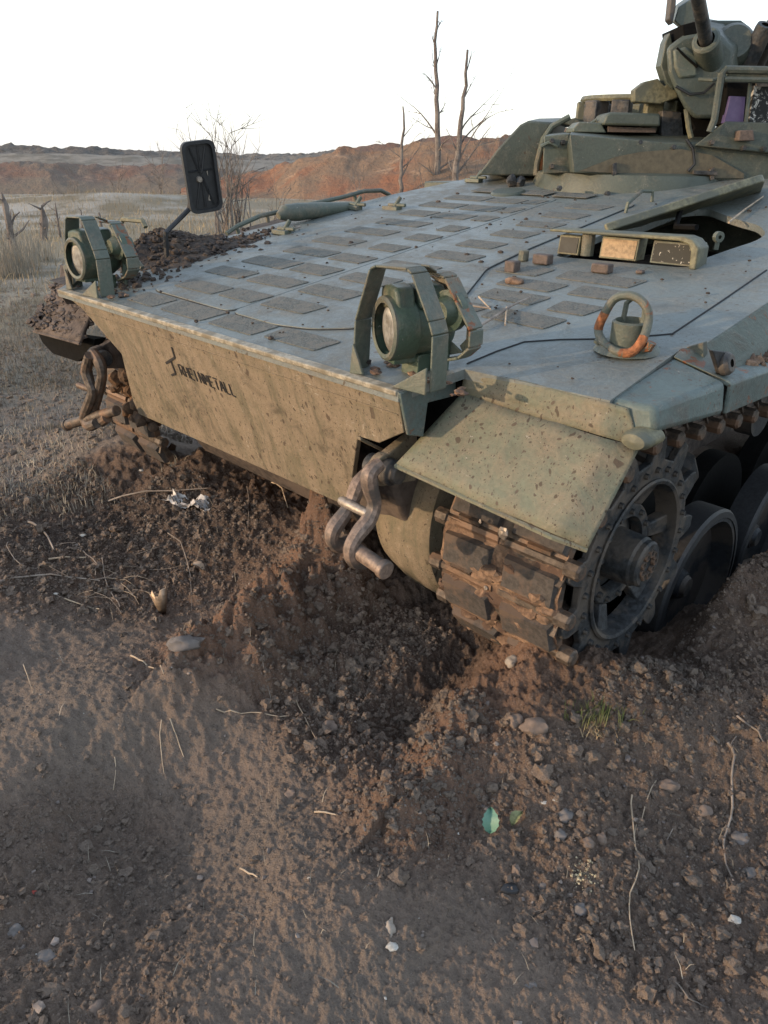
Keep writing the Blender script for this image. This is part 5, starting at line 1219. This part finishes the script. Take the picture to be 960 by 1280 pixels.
# green leaf
def leaf(label, p, l, w, rot, mat, tilt=.5):
    b = MB(); vs = []; n = 10
    for i in range(n + 1):
        t = i / n; wd = w * (math.sin(math.pi * (t ** .8)) ** .7 if 0 < t < 1 else .05) * (1 + .16 * (i % 2)); 
        for s in (-1, 0, 1): vs.append((s * wd, t * l, .012 * abs(s) + .02 * math.sin(t * 3)))
    b.add(vs, [(3 * i + k, 3 * i + k + 1, 3 * i + k + 4, 3 * i + k + 3) for i in range(n) for k in (0, 1)])
    o = thing(b, 'leaf', mat, p, label, 'leaf'); o.rotation_euler = (tilt, 0, rot); return o
t = NT('leaf_green'); M['leaf'] = t.out(t.mix(t.noise(60), (.07, .17, .115), (.13, .25, .18)), .5); M['leaf_old'] = plain('leaf_old', (.16, .17, .08), .7, 0, .4, 40, .2)
leaf('bluish green lobed leaf lying on the soil right of middle', on(612, 1046) + np.array([0, 0, .012]), .072, .022, -.1, M['leaf'], .7)
leaf('withered yellow green leaf tucked right beside the green leaf', on(640, 1036) + np.array([0, 0, .008]), .05, .014, -.9, M['leaf_old'], .4)
leaf('tan dead leaf on the dark soil left of the spoil ridge', on(255, 718) + np.array([0, 0, .01]), .07, .02, 1.2, M['shard'], .3)
# grass tuft, yellow crumbs, red scrap, dark bit
p0 = on(745, 897); P = np.concatenate([RNG.normal(0, .035, (150, 2)) * np.array([1.2, .7]), np.zeros((150, 1))], 1)
hts = RNG.uniform(.02, .075, 150); o = blades('grass_tuft', P, hts, M['green'], .0014, .9); o.location = p0; tag(o, 'small green grass tuft on the mound below the sprocket', 'grass tuft', kind='stuff')
p1 = on(742, 915); P = np.concatenate([RNG.normal(0, .03, (70, 2)), np.zeros((70, 1))], 1); o = blades('dry_tuft', P, RNG.uniform(.02, .07, 70), M['straw'], .0012, 1.0); o.location = p1; tag(o, 'straw coloured grass hanging just below the green tuft', 'grass tuft', kind='stuff')
M['crumb'] = plain('yellow_crumbs', (.40, .34, .22), .9, 0, .4, 60, .3)
P = RNG.normal(0, .018, (90, 3)); p0 = on(728, 1094); P = P + p0; P[:, 2] = ground_h(P[:, 0], P[:, 1])
tag(scatter_lumps('yellow_crumbs', P, RNG.uniform(.002, .005, 90), M['crumb'], 0, .2), 'little heap of yellowish crumbs on the soil', 'crumbs', kind='stuff')
M['red'] = plain('red_plastic', (.35, .05, .03), .5, 0, .3, 30, .1)
thing(MB().lump((0, 0, .006), .010, (1.3, 1, .8), 2), 'red_scrap', M['red'], on(42, 1118), 'small red scrap near the left edge of the ground', 'scrap')
thing(MB().lump((0, 0, .006), .018, (1.4, 1, .6), 5), 'dark_scrap', M['black'], on(637, 1113), 'small black lump left of the round grey pebble', 'scrap')

# ---- soil heaped on the far corner of the deck
HEAP = [((192, 302), .15, .085), ((165, 328), .15, .05), ((222, 303), .15, .05), ((255, 306), .16, .03), ((285, 303), .16, .024), ((215, 328), .16, .03), ((165, 352), .13, .025), ((245, 322), .14, .02), ((320, 292), .16, .018), ((186, 292), .08, .06)]
hp = []
for (px, py), sr, hh in HEAP:
    c = gl(px, py, hh * .8) if py < 310 else gl(px, py); c = np.array([min(c[0], -.70), c[1], c[1] * GS]); hp.append((c, sr, hh))
b = MB(); n = 80; x0, x1, y0, y1 = -1.45, -.45, .1, 1.7; xs, ys = np.meshgrid(np.linspace(x0, x1, n), np.linspace(y0, y1, n + 30))
z = np.zeros(xs.shape) - .02
for c, sr, hh in hp: z += hh * np.exp(-(((xs - c[0]) / sr) ** 2 + ((ys - c[1]) / sr) ** 2))
z += (.02 * fbm(xs * 16, ys * 16, 90, 3) + .6 * clods(xs, ys, 26, 91, .6)) * sst(-.02, .03, z)
z += ys * GS
m = n + 30
b.add(np.stack([xs, ys, z], -1).reshape(-1, 3), [(i * n + j, i * n + j + 1, (i + 1) * n + j + 1, (i + 1) * n + j) for i in range(m - 1) for j in range(n - 1)])
for k in range(900):
    c, sr, hh = hp[RNG.integers(len(hp))]; x, y = c[0] + RNG.normal(0, sr * .75), c[1] + RNG.normal(0, sr * .75); zz = -.015 + sum(h_ * math.exp(-(((x - q[0]) / s_) ** 2 + ((y - q[1]) / s_) ** 2)) for q, s_, h_ in hp)
    if x > -1.4 and x < -.5: b.lump((x, y, max(zz, .004) + y * GS), min(.022, RNG.lognormal(math.log(.006), .6)), (1.2, 1, .8), seed=k, sub=1)
M['heap'] = plain('dark_soil_heap', (.040, .031, .026), .95, 0, .5, 60, .8, (.072, .054, .041))
b.v = [tuple(toW(p)) for p in b.v]
o = b.build('soil_heap', M['heap'], None, 0, 0); tag(o, 'dark clumpy soil heaped on the far front corner of the deck', 'soil', kind='stuff')
# crumbs over the deck
b = MB()
for k in range(170):
    x, y = RNG.uniform(-1.0, 1.5), RNG.uniform(.05, 2.6)
    if .55 < x < 1.35 and 1.45 < y < 2.3: continue
    r = min(.016, RNG.lognormal(math.log(.0045), .5)); b.lump((x, y, y * GS + r * .4 + .006), r, (1.2, 1, .7), k, 1)
b.v = [tuple(toW(p)) for p in b.v]; tag(b.build('soil_crumbs', M['heap'], None, 0, 30), 'crumbs of dry soil sprinkled over the sloping deck', 'soil', kind='stuff')
def deck_twig(pts, r, mat, label):
    Q = [toW(gl(*q) + np.array([0, 0, .012 + r])) for q in pts]; c = Q[0].copy(); b = MB().tube([q - c for q in Q], [r * (1 - .4 * i / len(Q)) for i in range(len(Q))], 6)
    return thing(b, 'twig', M[mat], c, label, 'twig', 'twigs lying on the deck')
deck_twig([(596, 416), (622, 400), (640, 388), (662, 378)], .006, 'twig', 'longest grey twig on the deck right of the near headlamp')
deck_twig([(633, 390), (631, 412)], .004, 'stalk', 'short pale straw lying under the longest deck twig')
deck_twig([(598, 376), (613, 392)], .003, 'stalk', 'pale straw on the deck just above the longest twig')
deck_twig([(590, 388), (612, 391)], .004, 'twig', 'reddish short twig on the deck by the near headlamp')
deck_twig([(910, 283), (932, 265), (953, 250)], .005, 'stalk', 'pale stick lying at the edge of the driver opening')
deck_twig([(215, 313), (240, 303), (262, 296)], .006, 'twig', 'dark root lying across the soil heaped on the deck')
deck_twig([(355, 295), (375, 288)], .008, 'twig', 'flat bit of wood on the far edge of the deck')
